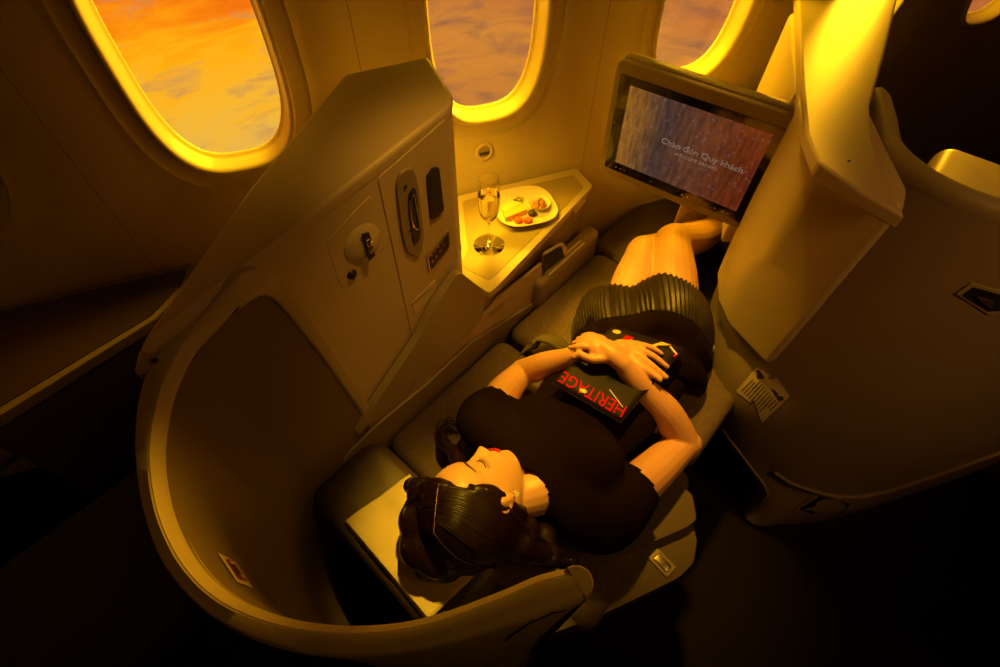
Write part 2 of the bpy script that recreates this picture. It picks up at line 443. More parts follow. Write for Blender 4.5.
# top cap lid slightly proud
bm = bmesh.new()
lid = [p + V3((0, 0, .0)) for p in polyT]
cen = sum(lid, V3()) / len(lid)
tv = [bm.verts.new(cen + (p - cen) * 1.012 + V3((0, 0, .006))) for p in lid]; bv = [bm.verts.new(cen + (p - cen) * 1.012 + V3((0, 0, -.022))) for p in lid]
bm.faces.new(tv); bm.faces.new(bv[::-1])
for i in range(len(tv)): bm.faces.new((tv[i], bv[i], bv[(i + 1) % len(tv)], tv[(i + 1) % len(tv)]))
obj('top_cap', bm, cream, con, bev=.009, seg=4)
# shoulder joining cap to shell rim
sp = [O[2], O[10], O[16], O[22], O[28], P(131, 372, 1.108), P(136, 350, 1.116), P(165, 312, 1.128), P(205, 270, 1.138), P(232, 255, 1.142)]
bm = prism([p + V3((0, 0, -.003)) for p in sp], (0, 0, -.25)); obj('shoulder', bm, olive, con, bev=.005)
obj('screw', screw, darkp, con)
def poly_px(pts, ox=310, oy=150, s=3.706): return [(ox + x / s, oy + y / s) for x, y in pts]
def onface(pts, Y=YF): return [PY(x, y, Y) for x, y in pts]
def rounded(pts, rad=.25, n=4):
    out = []; m = len(pts)
    for i, p in enumerate(pts):
        a, b = V3(pts[i - 1]), V3(pts[(i + 1) % m]); p = V3(p)
        p0 = p.lerp(a, rad); p1 = p.lerp(b, rad)
        for k in range(n + 1):
            u = k / n; out.append(p0 * (1 - u) ** 2 + p * 2 * u * (1 - u) + p1 * u * u)
    return out
def face_plate(name, px, th, m, lift=0, bev=0, parent=con, Y=YF, rad=0, ox=310, oy=150, s=3.706):
    pts = onface(poly_px(px, ox, oy, s) if s else px, Y)
    if rad: pts = rounded(pts, rad)
    return obj(name, prism([p + V3((0, .002 - lift, 0)) for p in pts], (0, -(th + .002), 0)), m, parent, bev=bev)
# big front panel of sockets and left plate: thin raised skins with seams between
face_plate('socket_panel', [(247, 102), (500, -118), (522, 180), (545, 395), (520, 430), (470, 560), (410, 700), (385, 735)], .0035, cream, bev=.0012, rad=.03)
hr = face_plate('headset_recess', [(322, 80), (345, 62), (372, 62), (388, 110), (412, 300), (404, 372), (380, 390), (350, 372), (330, 300), (308, 130)], .0075, taupe, lift=.002, bev=.002, rad=.3)
face_plate('headset_slot', [(345, 160), (375, 120), (398, 310), (370, 350)], .0015, darkp, lift=.0100, rad=.3, parent=con)
slot = onface(poly_px([(362, 155), (352, 185), (358, 245), (368, 275), (386, 280), (382, 240), (372, 190), (368, 160)]))
obj('headset_jack_ring', tube([p + V3((0, -.013, 0)) for p in spline(slot, 40, True)] , .0016, n=6), chrome, con)
for a, b in ((355, 135), (372, 300), (385, 318)):
    p = PY(310 + a / 3.706, 150 + b / 3.706, YF - .012); bm = lathe([(0, .001), (.003, .001), (.0035, 0)], n=12); bmesh.ops.transform(bm, matrix=frame(p, (1, 0, 0), (0, -1, 0)), verts=bm.verts[:]); obj('jack_hole', bm, darkp, con)
sk = face_plate('power_socket', [(424, 95), (445, 62), (467, 58), (486, 215), (462, 240), (440, 254)], .007, darkp, lift=.002, bev=.0015, rad=.1)
for a, b in ((448, 118), (458, 112), (456, 150), (468, 190), (455, 195)):
    p = PY(310 + a / 3.706, 150 + b / 3.706, YF - .0095); bm = lathe([(0, .0006), (.0022, .0006), (.0024, 0)], n=10); bmesh.ops.transform(bm, matrix=frame(p, (1, 0, 0), (0, -1, 0)), verts=bm.verts[:]); obj('socket_hole', bm, leatherd, con)
face_plate('port_frame', [(424, 388), (506, 288), (512, 352), (437, 456)], .005, metal, lift=.002, bev=.001, rad=.06)
face_plate('port_panel', [(432, 393), (500, 306), (505, 348), (440, 440)], .0012, darkp, lift=.007, rad=.06)
for a, b in ((450, 388), (462, 372), (475, 358), (488, 340), (455, 412), (468, 395), (483, 375), (496, 352)):
    p = PY(310 + a / 3.706, 150 + b / 3.706, YF - .0078); obj('port_key', rbox(p, (.006, .0012, .006), .0004, 1), metal, con)
face_plate('instruction_label', [(372, 562), (460, 476), (464, 520), (385, 606)], .0012, paper, lift=.0036)
tp = PY(310 + 378 / 3.706, 150 + 580 / 3.706, YF - .0058)
textmesh('WARNING NOTICE', .0065, frame(tp + V3((0, 0, .002)), V3((1, 0, .08)), (0, -1, 0)), ink, 'label_text', con, .0001)
# left plate with reading-lamp knob
face_plate('lamp_plate', [(56, 340), (120, 268), (215, 168), (240, 188), (275, 350), (205, 430), (125, 516), (100, 480)], .003, cream, lift=.0005, bev=.001, rad=.10)
kc = PY(310 + 190 / 3.706, 150 + 342 / 3.706, YF)
lamp = thing('reading_lamp', 'small round swivel reading lamp sunk in the console panel beside the shell', 'lamp', kc)
fk = frame(kc + V3((0, -.003, 0)), (1, 0, 0), (0, -1, 0))
bm = lathe([(.036, -.001), (.037, .002), (.033, .004), (.026, .007), (.012, .010), (0, .0105)], n=40); bmesh.ops.transform(bm, matrix=fk, verts=bm.verts[:]); obj('lamp_ball', bm, cream, lamp)
bm = prism([(-.004, -.030, .011), (.010, -.026, .011), (.010, .026, .011), (-.004, .030, .011)], (0, 0, .004)); bmesh.ops.transform(bm, matrix=fk, verts=bm.verts[:]); obj('lamp_slot', bm, darkp, lamp, bev=.001)
bm = rbox((.004, .008, .016), (.011, .015, .004), .001, 2); bmesh.ops.transform(bm, matrix=fk, verts=bm.verts[:]); obj('lamp_lens', bm, chrome, lamp)
bm = rbox((.004, -.010, .016), (.009, .008, .004), .001, 2); bmesh.ops.transform(bm, matrix=fk, verts=bm.verts[:]); obj('lamp_switch', bm, metal, lamp)
kb = PY(310 + 154 / 3.706, 150 + 460 / 3.706, YF - .003)
bm = lathe([(0, .005), (.007, .005), (.009, .003), (.010, 0)], n=24); bmesh.ops.transform(bm, matrix=frame(kb, (1, 0, 0), (0, -1, 0)), verts=bm.verts[:]); obj('hook_button', bm, darkp, con)
# low console body under the table
low = [V3((-.05, YF + .005, 0)), V3((.62, YF + .002, 0)), V3((1.13, .622, 0)), V3((1.19, .70, 0)), W(.74, WD - .012, 0), W(-.45, WD - .012, 0)]
obj('console_base', prism([V3((p.x, p.y, .12)) for p in low], (0, 0, .555)), taupe, con, bev=.006)
# cocktail table
tbl = thing('side_table', 'pointed cream side table carrying the glass and plate under the middle window', 'table', (.85, .7, .68))
tpoly = [P(453, 197, .715), P(576, 167, .715), P(593, 186, .715), P(490, 294, .715), P(451, 268, .715), P(462, 250, .715)]
# keep the back edge clear of the wall
for p in tpoly:
    d = p.dot(ND)
    if d > WD - .008: p -= ND * (d - (WD - .008))
obj('table_top', prism([p - V3((0, 0, .02)) for p in rounded(tpoly, .06)], (0, 0, .02)), cream, tbl, bev=.004)
ipoly = [P(462, 201, .7152), P(573, 175, .7152), P(584, 188, .7152), P(490, 281, .7152), P(460, 266, .7152), P(468, 250, .7152)]
ic = sum(ipoly, V3()) / 6
obj('table_inlay', prism([ic + (p - ic) * 1.0 for p in rounded(ipoly, .07)], (0, 0, .0012)), tabinlay, tbl, bev=.0005)
# slide-out tray edge below the table front
tr = [P(497, 300, .69), P(592, 196, .69), P(595, 205, .66), P(590, 214, .66)]
fr0, fr1 = V3((.66, .570, .67)), V3((1.14, .625, .67))
obj('tray_edge', prism([fr0, fr1, fr1 + V3((0.02, .05, 0)), fr0 + V3((0, .05, 0))], (0, 0, .012)), cream, tbl, bev=.002)
obj('tray_latch', rbox((1.07, .607, .690), (.07, .012, .013), .003, 2, rot=.10), cream, tbl)
# lower side: cream flank with its notice, swooping armrest cowl, cup pocket
flank = [(497, 296), (540, 262), (543, 300), (536, 322), (440, 405), (345, 470), (338, 462), (372, 415), (430, 350), (478, 318)]
obj('side_flank', prism([PY(x, y, YF) + V3((0, .002, 0)) for x, y in flank], (0, -.010, 0)), cream, con, bev=.003)
cowl = [(369, 400), (412, 336), (430, 300), (453, 267), (480, 288), (478, 312), (463, 332), (420, 366), (380, 400), (352, 432)]
cw = [PY(x, y, YF - .008) for x, y in cowl]
obj('armrest_cowl', prism(rounded(cw, .15), (0, -.020, 0)), olive, con, bev=.010, seg=4)
led = [(338, 458), (372, 425), (425, 382), (470, 340), (534, 300), (536, 322), (440, 405), (350, 474)]
obj('lower_rail', prism([PY(x, y, YF - .008) for x, y in led], (0, -.010, 0)), taupe, con, bev=.004)
ov = [PY(503 + 19 * math.cos(t) - 6 * math.sin(t) * .6, 306 - 12 * math.cos(t) + 5 * math.sin(t), YF - .0085) for t in [2 * PI * k / 32 for k in range(32)]]
obj('notice_plate', prism(ov, (0, -.001, 0)), cream, con)
tp = PY(488, 318, YF - .0100)
textmesh('FASTEN SEAT BELT', .0085, frame(tp + V3((0, 0, .006)), V3((1, 0, .0)), (0, -1, 0)), ink, 'notice_text', con, .0001, sx=.9)
textmesh('WHILE SEATED', .0085, frame(tp + V3((.012, 0, -.006)), V3((1, 0, .0)), (0, -1, 0)), ink, 'notice_text', con, .0001, sx=.9)
pocket = onface([(543, 256), (561, 245), (566, 262), (544, 281)], YF - .012)
obj('pocket_frame', prism(rounded(onface([(541, 253), (562, 241), (569, 262), (543, 287)], YF), .15), (0, -.012, 0)), cream, con, bev=.003)
obj('pocket_recess', prism(rounded(pocket, .15), (0, -.001, 0)), darkp, con)
# foot end armrest block with pale stripes
ab = [P(545, 300, .50), P(552, 250, .56), P(594, 236, .56), P(600, 252, .50)]
arm = thing('armrest', 'low taupe armrest block with two pale stripes beside the seat cushion, below the table', 'armrest', P(572, 265, .5))
blk = [P(541, 318, .53), P(556, 262, .60), P(592, 238, .58), P(600, 248, .53), P(592, 262, .50)]
b0, b1 = V3((.80, .585, 0)), V3((1.16, .60, 0))
obj('armrest_body', rbox((.985, .577, .50), (.33, .055, .16), .022, 4, rot=.02), taupe, arm)
for k, dy in ((0, .556), (1, .571)):
    obj('pale_stripe', rbox((.965, dy, .5815), (.19, .007, .004), .0015, 2, rot=.02), paper, arm)

# ------------------------------------------------------------------ the lie-flat seat
seat = thing('lie_flat_seat', 'business class seat laid flat as a bed under the woman', 'seat', (.6, .25, 0))
obj('back_cushion', cushion(.21, .662, -.085, .555, .40, .49, .03, .008), weave, seat)
obj('seat_cushion', cushion(.684, 1.16, -.065, .555, .40, .49, .03, .010), weave, seat)
obj('leg_cushion', cushion(1.17, 1.62, .06, .60, .40, .475, .03, .006), leather, seat)
obj('foot_cushion', cushion(1.63, 2.1, .10, .60, .38, .47, .03, .004), leatherd, seat)
obj('head_cushion', cushion(-.005, .20, .12, .555, .44, .556, .035, .005), leather, seat)
# aisle side of the seat: leather bolster, piping, side box with release latch
side = [P(x, y, .475) for x, y in ((597, 566), (640, 549), (684, 530), (693, 524), (697, 540), (694, 562), (680, 577), (650, 592), (600, 616), (540, 638), (500, 652), (480, 640), (520, 606))]
obj('side_bolster', prism([V3((p.x, p.y, .28)) for p in rounded(side, .15)], (0, 0, .195)), leather, seat, bev=.010, seg=4)
side = [P(x, y, .482) for x, y in ((640, 486), (676, 484), (690, 498), (694, 522), (684, 530), (640, 549), (597, 566), (560, 584), (530, 590), (490, 585), (500, 560), (560, 530), (610, 505))]
obj('back_wing', prism([V3((p.x, p.y, .28)) for p in rounded(side, .15)], (0, 0, .222)), leather, seat, bev=.010, seg=4)
latch = P(662, 563, .477)
lf = Matrix.Translation((latch.x, latch.y, .476)) @ Matrix.Rotation(-.15, 4, 'Z')
lt = rbox((0, 0, 0), (.034, .054, .008), .003, 3); bmesh.ops.transform(lt, matrix=lf, verts=lt.verts[:]); obj('latch_frame', lt, taupe, seat)
lt = rbox((0, 0, .004), (.020, .036, .006), .002, 3); bmesh.ops.transform(lt, matrix=lf, verts=lt.verts[:]); obj('latch_handle', lt, metal, seat)
obj('seat_base', rbox((.75, .24, .22), (1.5, .52, .34), .03, 3), leatherd, seat)
# headrest cloth: folded linen square over the head cushion
rows = []
c4 = [P(343, 522, .566), P(410, 474, .568), P(478, 572, .566), P(428, 622, .560)]
n = 26
for i in range(n + 1):
    r = []
    for j in range(n + 1):
        u, v = j / n, i / n
        p = (c4[0] * (1 - u) + c4[1] * u) * (1 - v) + (c4[3] * (1 - u) + c4[2] * u) * v
        z = .567 + .003 * math.sin(9 * u + 4 * v) * math.sin(6 * v + 2 * u) + .004 * noise.noise(V3((u * 5, v * 5, 1)))
        if u < .06: z -= .010 * (1 - u / .06) ** 2
        r.append(V3((p.x, p.y, z)))
    rows.append(r)
o = obj('headrest_cloth', grid(rows)[0], napkin, None)
s_ = o.modifiers.new('thickness', 'SOLIDIFY'); s_.thickness = .003
tag(o, 'pale golden linen cloth spread over the head cushion under dark hair', 'cloth')
# seat belt pieces
bl = thing('seat_belt', 'olive webbing belt pad lying on the cushion between the console and her left wrist', 'seat belt', P(548, 340, .5))
bp_ = resample(spline([P(527, 352, .505), P(538, 338, .53), P(553, 340, .54), P(566, 350, .53), P(574, 356, .515)], 30), 16)
rows = []
for i, p in enumerate(bp_):
    w = .030 - .012 * (i / 15)
    rows.append([p + V3((-.7, .2, 0)).normalized() * w * k + V3((0, 0, .010 * (1 - abs(k)))) for k in (-1, -.6, 0, .6, 1)])
o = obj('belt_pad', grid(rows)[0], beltm, bl); s_ = o.modifiers.new('thickness', 'SOLIDIFY'); s_.thickness = .008
bk = thing('belt_buckle', 'dark metal belt buckle on black webbing beside her right waist', 'seat belt buckle', P(648, 432, .5))
kp = P(650, 432, .515)
b2 = rbox(kp, (.045, .038, .014), .004, 3, rot=.7); obj('buckle_body', b2, darkp, bk)
obj('buckle_flap', rbox(kp + V3((.004, .002, .009)), (.026, .030, .005), .002, 2, rot=.7), metal, bk)
ws = resample(spline([P(640, 425, .51), P(652, 436, .515), P(660, 446, .51), P(668, 470, .49)], 20), 10)
rows = [[p + V3((.4, -.8, 0)).normalized() * 0 + V3((.8, .5, 0)).normalized() * .02 * k for k in (-1, 1)] for p in ws]
o = obj('buckle_webbing', grid(rows)[0], leatherd, bk); s_ = o.modifiers.new('thickness', 'SOLIDIFY'); s_.thickness = .003

# ------------------------------------------------------------------ seat ahead: shell, locker panel, monitor
fs = thing('front_seat_shell', 'large cream back shell of the seat ahead, at the right', 'seat shell', (1.3, -.3, 0))
levels = {
    1.12: [(1.34, .100), (1.26, .066), (1.15, .02), (1.085, -.055), (1.06, -.14), (1.075, -.24), (1.13, -.36), (1.24, -.50), (1.42, -.66), (1.65, -.80)],
    .90: [(1.25, .14), (1.16, .10), (1.08, .02), (1.03, -.06), (1.01, -.15), (1.03, -.26), (1.09, -.38), (1.22, -.54), (1.41, -.69), (1.65, -.84)],
    .65: [(1.17, .16), (1.07, .10), (1.00, .02), (.97, -.07), (.965, -.16), (.99, -.28), (1.06, -.41), (1.21, -.57), (1.40, -.71), (1.65, -.87)],
    .48: [(1.10, .12), (1.0, .055), (.945, -.005), (.925, -.08), (.935, -.17), (.97, -.29), (1.05, -.43), (1.20, -.59), (1.40, -.73), (1.65, -.88)],
    .30: [(1.05, .03), (.985, -.03), (.94, -.09), (.925, -.15), (.935, -.22), (.965, -.32), (1.05, -.45), (1.20, -.60), (1.40, -.74), (1.65, -.88)],
    .15: [(1.05, -.20), (1.0, -.23), (.955, -.26), (.935, -.29), (.94, -.33), (.975, -.39), (1.06, -.49), (1.20, -.60), (1.40, -.73), (1.65, -.87)],
    .02: [(1.05, -.25), (1.0, -.27), (.95, -.285), (.91, -.30), (.91, -.345), (.965, -.40), (1.06, -.49), (1.20, -.59), (1.40, -.71), (1.65, -.84)]}
ks = sorted(levels, reverse=True)
NP = 70
ctrl = [resample(spline([(x, y, z) for x, y in levels[z]], 160), NP) for z in ks]
rows = []
NR = 50
for i in range(NR + 1):
    rows.append([])
cols = []
for j in range(NP):
    cols.append(spline([ctrl[k][j] for k in range(len(ks))], NR + 1))
rows = [[cols[j][i] for j in range(NP)] for i in range(NR + 1)]
# rolled rim on top, then an inner wall
rimrows = []
base = rows[0]
def offr(line, d, z):
    out = []
    for i, p in enumerate(line):
        t = (line[min(i + 1, len(line) - 1)] - line[max(i - 1, 0)]).normalized(); q = p + V3((-t.y, t.x, 0)) * d; out.append(V3((q.x, q.y, z)))
    return out
for d, z in ((.055, .75), (.055, 1.05), (.052, 1.10), (.044, 1.118), (.034, 1.126), (.022, 1.130), (.010, 1.128), (.003, 1.124)):
    rimrows.append(offr(base, d, z))
frontshell = obj('back_shell', grid(rimrows + rows)[0], taupe, fs, angle=60)
# seam line of the rim band
obj('rim_band', grid([offr(base, d, z) for d, z in ((.050, 1.117), (.042, 1.124), (.022, 1.134), (.006, 1.130), (-.003, 1.118), (-.004, 1.085), (-.001, 1.083))])[0], olive, fs, angle=60)
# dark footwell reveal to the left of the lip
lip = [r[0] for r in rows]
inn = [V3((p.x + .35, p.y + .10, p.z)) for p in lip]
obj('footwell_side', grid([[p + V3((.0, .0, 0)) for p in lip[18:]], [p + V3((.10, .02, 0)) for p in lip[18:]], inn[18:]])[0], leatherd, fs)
bvf = bvh_of(frontshell)
obj('lip_piping', tube([hit(bvf, x, y, .002) or P(x, y, .3) for x, y in ((712, 412), (724, 430), (737, 448), (752, 468), (764, 484), (768, 494), (762, 502))], .004), olive, fs)
# locker / monitor housing on the shell back
hx = [P(799, 95, 1.155), P(808, 150, 1.145), P(820, 172, 1.14), P(858, 196, 1.12), P(904, 218, 1.11)]
house_top = [V3((1.24, .215, 1.15)), V3((1.13, .19, 1.15)), V3((1.02, .125, 1.145)), V3((.985, .075, 1.14)), V3((.985, -.083, 1.11)), V3((1.05, -.070, 1.11)), V3((1.26, .09, 1.14))]
house_bot = [V3((1.24, .19, .66)), V3((1.12, .165, .66)), V3((1.04, .12, .655)), V3((.985, .06, .65)), V3((.940, -.068, .64)), V3((1.05, -.09, .64)), V3((1.24, .10, .65))]
tp_r = resample(rounded(house_top, .0)[:0] or house_top, 7) if False else house_top
bm = bmesh.new(); L_ = []
for f in (0, .25, .5, .75, 1): L_.append([a.lerp(b, f) for a, b in zip(house_top, house_bot)])
bm, vs = grid(L_, bm, closeu=True); bm.faces.new(vs[0]); bm.faces.new(vs[-1][::-1])
obj('monitor_housing', bm, cream, fs, bev=.016, seg=5)
# tall cap over the housing rising towards the window
capz = [P(797, -8, 1.15), P(801, 85, 1.152), P(806, 135, 1.15), P(818, 163, 1.147), P(862, 195, 1.13), P(905, 219, 1.115), P(884, 178, 1.127), P(871, 140, 1.14), P(869, 108, 1.15), P(884, 55, 1.15), P(899, -8, 1.15)]
obj('housing_cap', prism([p + V3((0, 0, .004)) for p in capz], (0, 0, -.03)), cream, fs, bev=.007, seg=4)
wallside = [V3((1.20, .21, .70)), V3((1.30, .10, .70)), V3((1.72, .22, .70)), V3((1.62, .39, .70))]
obj('console_wall', prism(wallside, (0, 0, .43)), cream, fs, bev=.01)
bm = lathe([(0, .001), (.0028, .001), (.003, 0)], n=16); bmesh.ops.transform(bm, matrix=Matrix.Translation(P(849, 161, 1.147)), verts=bm.verts[:]); obj('screw', bm, darkp, fs)
# small oval catch on the housing flank
ct = P(724, 273, .73)
# instruction card, handle pocket, lower vent trim follow the curved shell
card = thing('instruction_card', 'two-part pale instruction sticker with small figures and text lines on the front seat shell', 'sticker', hit(bvf, 763, 393))
decal(bvf, [(757, 367), (770, 375), (751, 403), (736, 391)], 'card_text_column', paper, card)
def dk(pts, nm, m, par, lift=.0022, b=None): decal(b or bvf, pts, nm, m, par, lift, n=3)
decal(bvf, [(751, 392), (777, 377), (790, 396), (762, 423)], 'card_base', paper, card, .0012)
decal(bvf, [(752, 372), (775, 381), (776, 396), (738, 394)], 'card_base', paper, card, .0014)
dk([(756, 371), (759, 369), (765, 377), (763, 379)], 'seated_figure', ink, card)
dk([(757, 374), (761, 373), (762, 379), (757, 378)], 'seated_figure', ink, card)
dk([(771, 388), (774, 389), (779, 394), (776, 396)], 'reclined_figure', ink, card)
dk([(776, 395), (783, 396), (784, 399), (779, 401)], 'reclined_figure', ink, card)
for k in range(9):
    x, y = 741 + k * 2.2, 391 + k * 2.6
    dk([(x + 1, y - 1), (x + 9 + (k < 4) * 3, y - 9 - (k < 4) * 3), (x + 9.6 + (k < 4) * 3, y - 8.2 - (k < 4) * 3), (x + 1.6, y - .2)], 'text_line', ink, card)
    dk([(x + 11, y - 5 + 3), (x + 19, y - 13 + 3), (x + 19.6, y - 12.2 + 3), (x + 11.6, y - 4.2 + 3)], 'text_line', ink, card)
hp = [(955, 293), (972, 283), (1004, 292), (1004, 312), (985, 312)]
pk = [hit(bvf, x, y, .001) for x, y in hp]
c_ = sum(pk, V3()) / len(pk)
def surf_prism(b, pts, nm, m, par, lift=.001, th=.004, bev=.001):
    q = [hit(b, x, y, lift) for x, y in pts]; q = [p for p in q if p]
    n_ = (q[1] - q[0]).cross(q[2] - q[1]).normalized()
    if n_.dot(ray(*pts[0])) > 0: n_ = -n_
    return obj(nm, prism(q, n_ * th), m, par, bev=bev)
surf_prism(bvf, [(955, 293), (971, 282), (1008, 292), (1008, 313), (988, 314)], 'pull_pocket_rim', olive, fs, 0, .004)
surf_prism(bvf, [(962, 294), (973, 286), (1005, 295), (1005, 309), (988, 310)], 'pull_pocket', darkp, fs, .0042, .001, 0)
surf_prism(bvf, [(975, 294), (992, 299), (990, 307), (980, 300)], 'pull_tongue', leatherd, fs, .0055, .003)
obj('skirt_trim', tube([p for p in (hit(bvf, x, y, .003) for x, y in ((774, 471), (790, 482), (812, 490), (835, 496), (862, 496), (888, 490), (915, 481), (945, 471), (975, 460), (1003, 450))) if p], .006, n=8), taupe, fs)
surf_prism(bvf, [(797, 507), (818, 496), (850, 503), (843, 513), (812, 513)], 'kick_vent', darkp, fs, .001, .002, 0)
obj('shell_foot', tube([hit(bvf, x, y, .002) or P(x, y, .03) for x, y in ((796, 508), (816, 496))], .004, n=6), olive, fs)
# sign button on the housing left flank
fl = [V3((1.098, .164, .770)), V3((1.085, .156, .775)), V3((1.083, .155, .745)), V3((1.092, .160, .722)), V3((1.100, .165, .735))]

# monitor
mc = V3((1.106, .366, .972)); th_ = -1.483; tl = -.081
mu = V3((math.cos(th_), math.sin(th_), 0)); mn0 = V3((-mu.y, mu.x, 0)); mv = (V3((0, 0, 1)) * math.cos(tl) + mn0 * math.sin(tl)).normalized(); mn = mu.cross(mv)
if mn.dot(EYE - mc) < 0: mn = -mn
mon = thing('seatback_monitor', 'swung-out entertainment monitor with grey bezel showing a sunset welcome screen, above her feet', 'monitor', mc)
MM = Matrix(((mu.x, mv.x, mn.x, mc.x), (mu.y, mv.y, mn.y, mc.y), (mu.z, mv.z, mn.z, mc.z), (0, 0, 0, 1)))
def mobj(nm, bm, m, bev=0, par=mon): bmesh.ops.transform(bm, matrix=MM, verts=bm.verts[:]); return obj(nm, bm, m, par, bev=bev)
def rr2(cx, cy, w, h, r, z, n=6):
    out = []
    for sx, sy, a in ((1, 1, 0), (-1, 1, PI / 2), (-1, -1, PI), (1, -1, 1.5 * PI)):
        for k in range(n + 1): t = a + PI / 2 * k / n; out.append(V3((cx + sx * (w / 2 - r) + r * math.cos(t), cy + sy * (h / 2 - r) + r * math.sin(t), z)))
    return out
mobj('monitor_case', prism(rr2(.004, .000, .442, .318, .020, -.034), (0, 0, .034)), taupe, .006)
mobj('bezel', prism(rr2(-.001, -.004, .396, .262, .004, .0), (0, 0, .0015)), blackp)
mobj('top_ridge', rbox((.004, .1595, -.020), (.410, .012, .024), .005, 3), taupe)
sm = bpy.data.materials.new('sunset_display'); sm.use_nodes = True; nt = sm.node_tree; pb = nt.nodes['Principled BSDF']
pb.inputs['Base Color'].default_value = (.01, .01, .01, 1); pb.inputs['Roughness'].default_value = .15
tc = nt.nodes.new('ShaderNodeTexCoord'); mp = nt.nodes.new('ShaderNodeMapping'); mp.inputs['Rotation'].default_value = (0, 0, -.75); mp.inputs['Scale'].default_value = (28, 4, 1)
nt.links.new(tc.outputs['UV'], mp.inputs['Vector'])
nz = nt.nodes.new('ShaderNodeTexNoise'); nz.inputs['Scale'].default_value = 1.2; nz.inputs['Detail'].default_value = 5; nt.links.new(mp.outputs[0], nz.inputs['Vector'])
sep = nt.nodes.new('ShaderNodeSeparateXYZ'); nt.links.new(tc.outputs['UV'], sep.inputs[0])
rp = nt.nodes.new('ShaderNodeValToRGB'); nt.links.new(sep.outputs['X'], rp.inputs[0])
cr = rp.color_ramp; cr.elements[0].position = 0; cr.elements[0].color = (.50, .21, .03, 1); cr.elements[1].position = 1; cr.elements[1].color = (.24, .04, .01, 1)
e_ = cr.elements.new(.12); e_.color = (.34, .15, .03, 1); e_ = cr.elements.new(.3); e_.color = (.12, .07, .055, 1); e_ = cr.elements.new(.55); e_.color = (.21, .075, .035, 1); e_ = cr.elements.new(.85); e_.color = (.22, .045, .012, 1)
mxx = nt.nodes.new('ShaderNodeMix'); mxx.data_type = 'RGBA'; mxx.blend_type = 'MULTIPLY'; mxx.inputs[0].default_value = .8
rp2 = nt.nodes.new('ShaderNodeValToRGB'); rp2.color_ramp.elements[0].position = .3; rp2.color_ramp.elements[0].color = (.35, .35, .5, 1); rp2.color_ramp.elements[1].position = .7; rp2.color_ramp.elements[1].color = (1.3, 1.15, 1, 1)
nt.links.new(nz.outputs['Fac'], rp2.inputs[0]); nt.links.new(rp.outputs[0], mxx.inputs[6]); nt.links.new(rp2.outputs[0], mxx.inputs[7])
vo = nt.nodes.new('ShaderNodeTexVoronoi'); vo.inputs['Scale'].default_value = 15; mp2 = nt.nodes.new('ShaderNodeMapping'); mp2.inputs['Scale'].default_value = (1.5, 1, 1)
nt.links.new(tc.outputs['UV'], mp2.inputs[0]); nt.links.new(mp2.outputs[0], vo.inputs['Vector'])
rp3 = nt.nodes.new('ShaderNodeValToRGB'); rp3.color_ramp.elements[0].position = .08; rp3.color_ramp.elements[0].color = (.10, .10, .13, 1); rp3.color_ramp.elements[1].position = .32; rp3.color_ramp.elements[1].color = (0, 0, 0, 1)
nt.links.new(vo.outputs['Distance'], rp3.inputs[0])
ad = nt.nodes.new('ShaderNodeMix'); ad.data_type = 'RGBA'; ad.blend_type = 'ADD'; ad.inputs[0].default_value = .6
nt.links.new(mxx.outputs[2], ad.inputs[6]); nt.links.new(rp3.outputs[0], ad.inputs[7]); nt.links.new(ad.outputs[2], pb.inputs['Emission Color']); pb.inputs['Emission Strength'].default_value = .55
SW, SH = .34, .2156
me = bpy.data.meshes.new('display'); me.from_pydata([(-SW / 2, -SH / 2, .0018), (SW / 2, -SH / 2, .0018), (SW / 2, SH / 2, .0018), (-SW / 2, SH / 2, .0018)], [], [(0, 1, 2, 3)])
uv = me.uv_layers.new(name='UVMap')
for k, q in enumerate(((0, 0), (1, 0), (1, 1), (0, 1))): uv.data[k].uv = q
me.transform(MM); me.materials.append(sm); o = bpy.data.objects.new('display', me); C.objects.link(o); o.parent = mon; o.matrix_parent_inverse = mon.matrix_basis.inverted()
whi = mat('screen_lettering', (.3, .3, .3), .5, emit=(.40, .32, .26), es=.35)
textmesh('Ch\u00e0o \u0111\u00f3n Qu\u00fd kh\u00e1ch', .0225, MM @ Matrix.Translation((-.062, -.004, .0022)) @ Matrix.Rotation(.0, 4, 'Z'), whi, 'screen_text', mon, .0001, sx=1.05)
textmesh('WELCOME ABOARD', .012, MM @ Matrix.Translation((-.02, -.022, .0022)), whi, 'screen_text', mon, .0001)
for x in (-.165, -.152, -.139, -.06, .03, .045, .12, .14, .155): mobj('touch_key', rbox((x, -.123, .0018), (.004, .004, .0006), .0001, 1), metal)
# hinge arm joining monitor to housing
mobj('hinge_arm', rbox((.21, -.0, -.03), (.05, .12, .022), .006, 3), taupe)

# ------------------------------------------------------------------ rear neighbour's console, at the left edge of the photo
rc = thing('rear_console', 'dim low console of the seat behind, along the wall at the left edge', 'console', (-.2, 1.2, 0))
q = [P(193, 262, .70), P(-30, 311, .70), P(-30, 434, .70), P(156, 318, .70), P(188, 285, .70)]
for p in q:
    d = p.dot(ND)
    if d > WD - .01: p -= ND * (d - (WD - .01))
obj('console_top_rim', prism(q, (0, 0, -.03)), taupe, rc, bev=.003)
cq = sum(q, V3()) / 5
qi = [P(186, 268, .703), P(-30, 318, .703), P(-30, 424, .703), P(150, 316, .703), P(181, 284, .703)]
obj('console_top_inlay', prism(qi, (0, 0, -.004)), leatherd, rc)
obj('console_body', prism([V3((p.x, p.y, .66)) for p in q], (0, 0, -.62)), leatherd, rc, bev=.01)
a_, b_ = P(-20, 452, .62), P(150, 345, .62)
obj('console_rail', tube([a_, b_], .012), darkp, rc)
obj('console_rail', tube([P(-20, 480, .55), P(150, 365, .55)], .01), leatherd, rc)
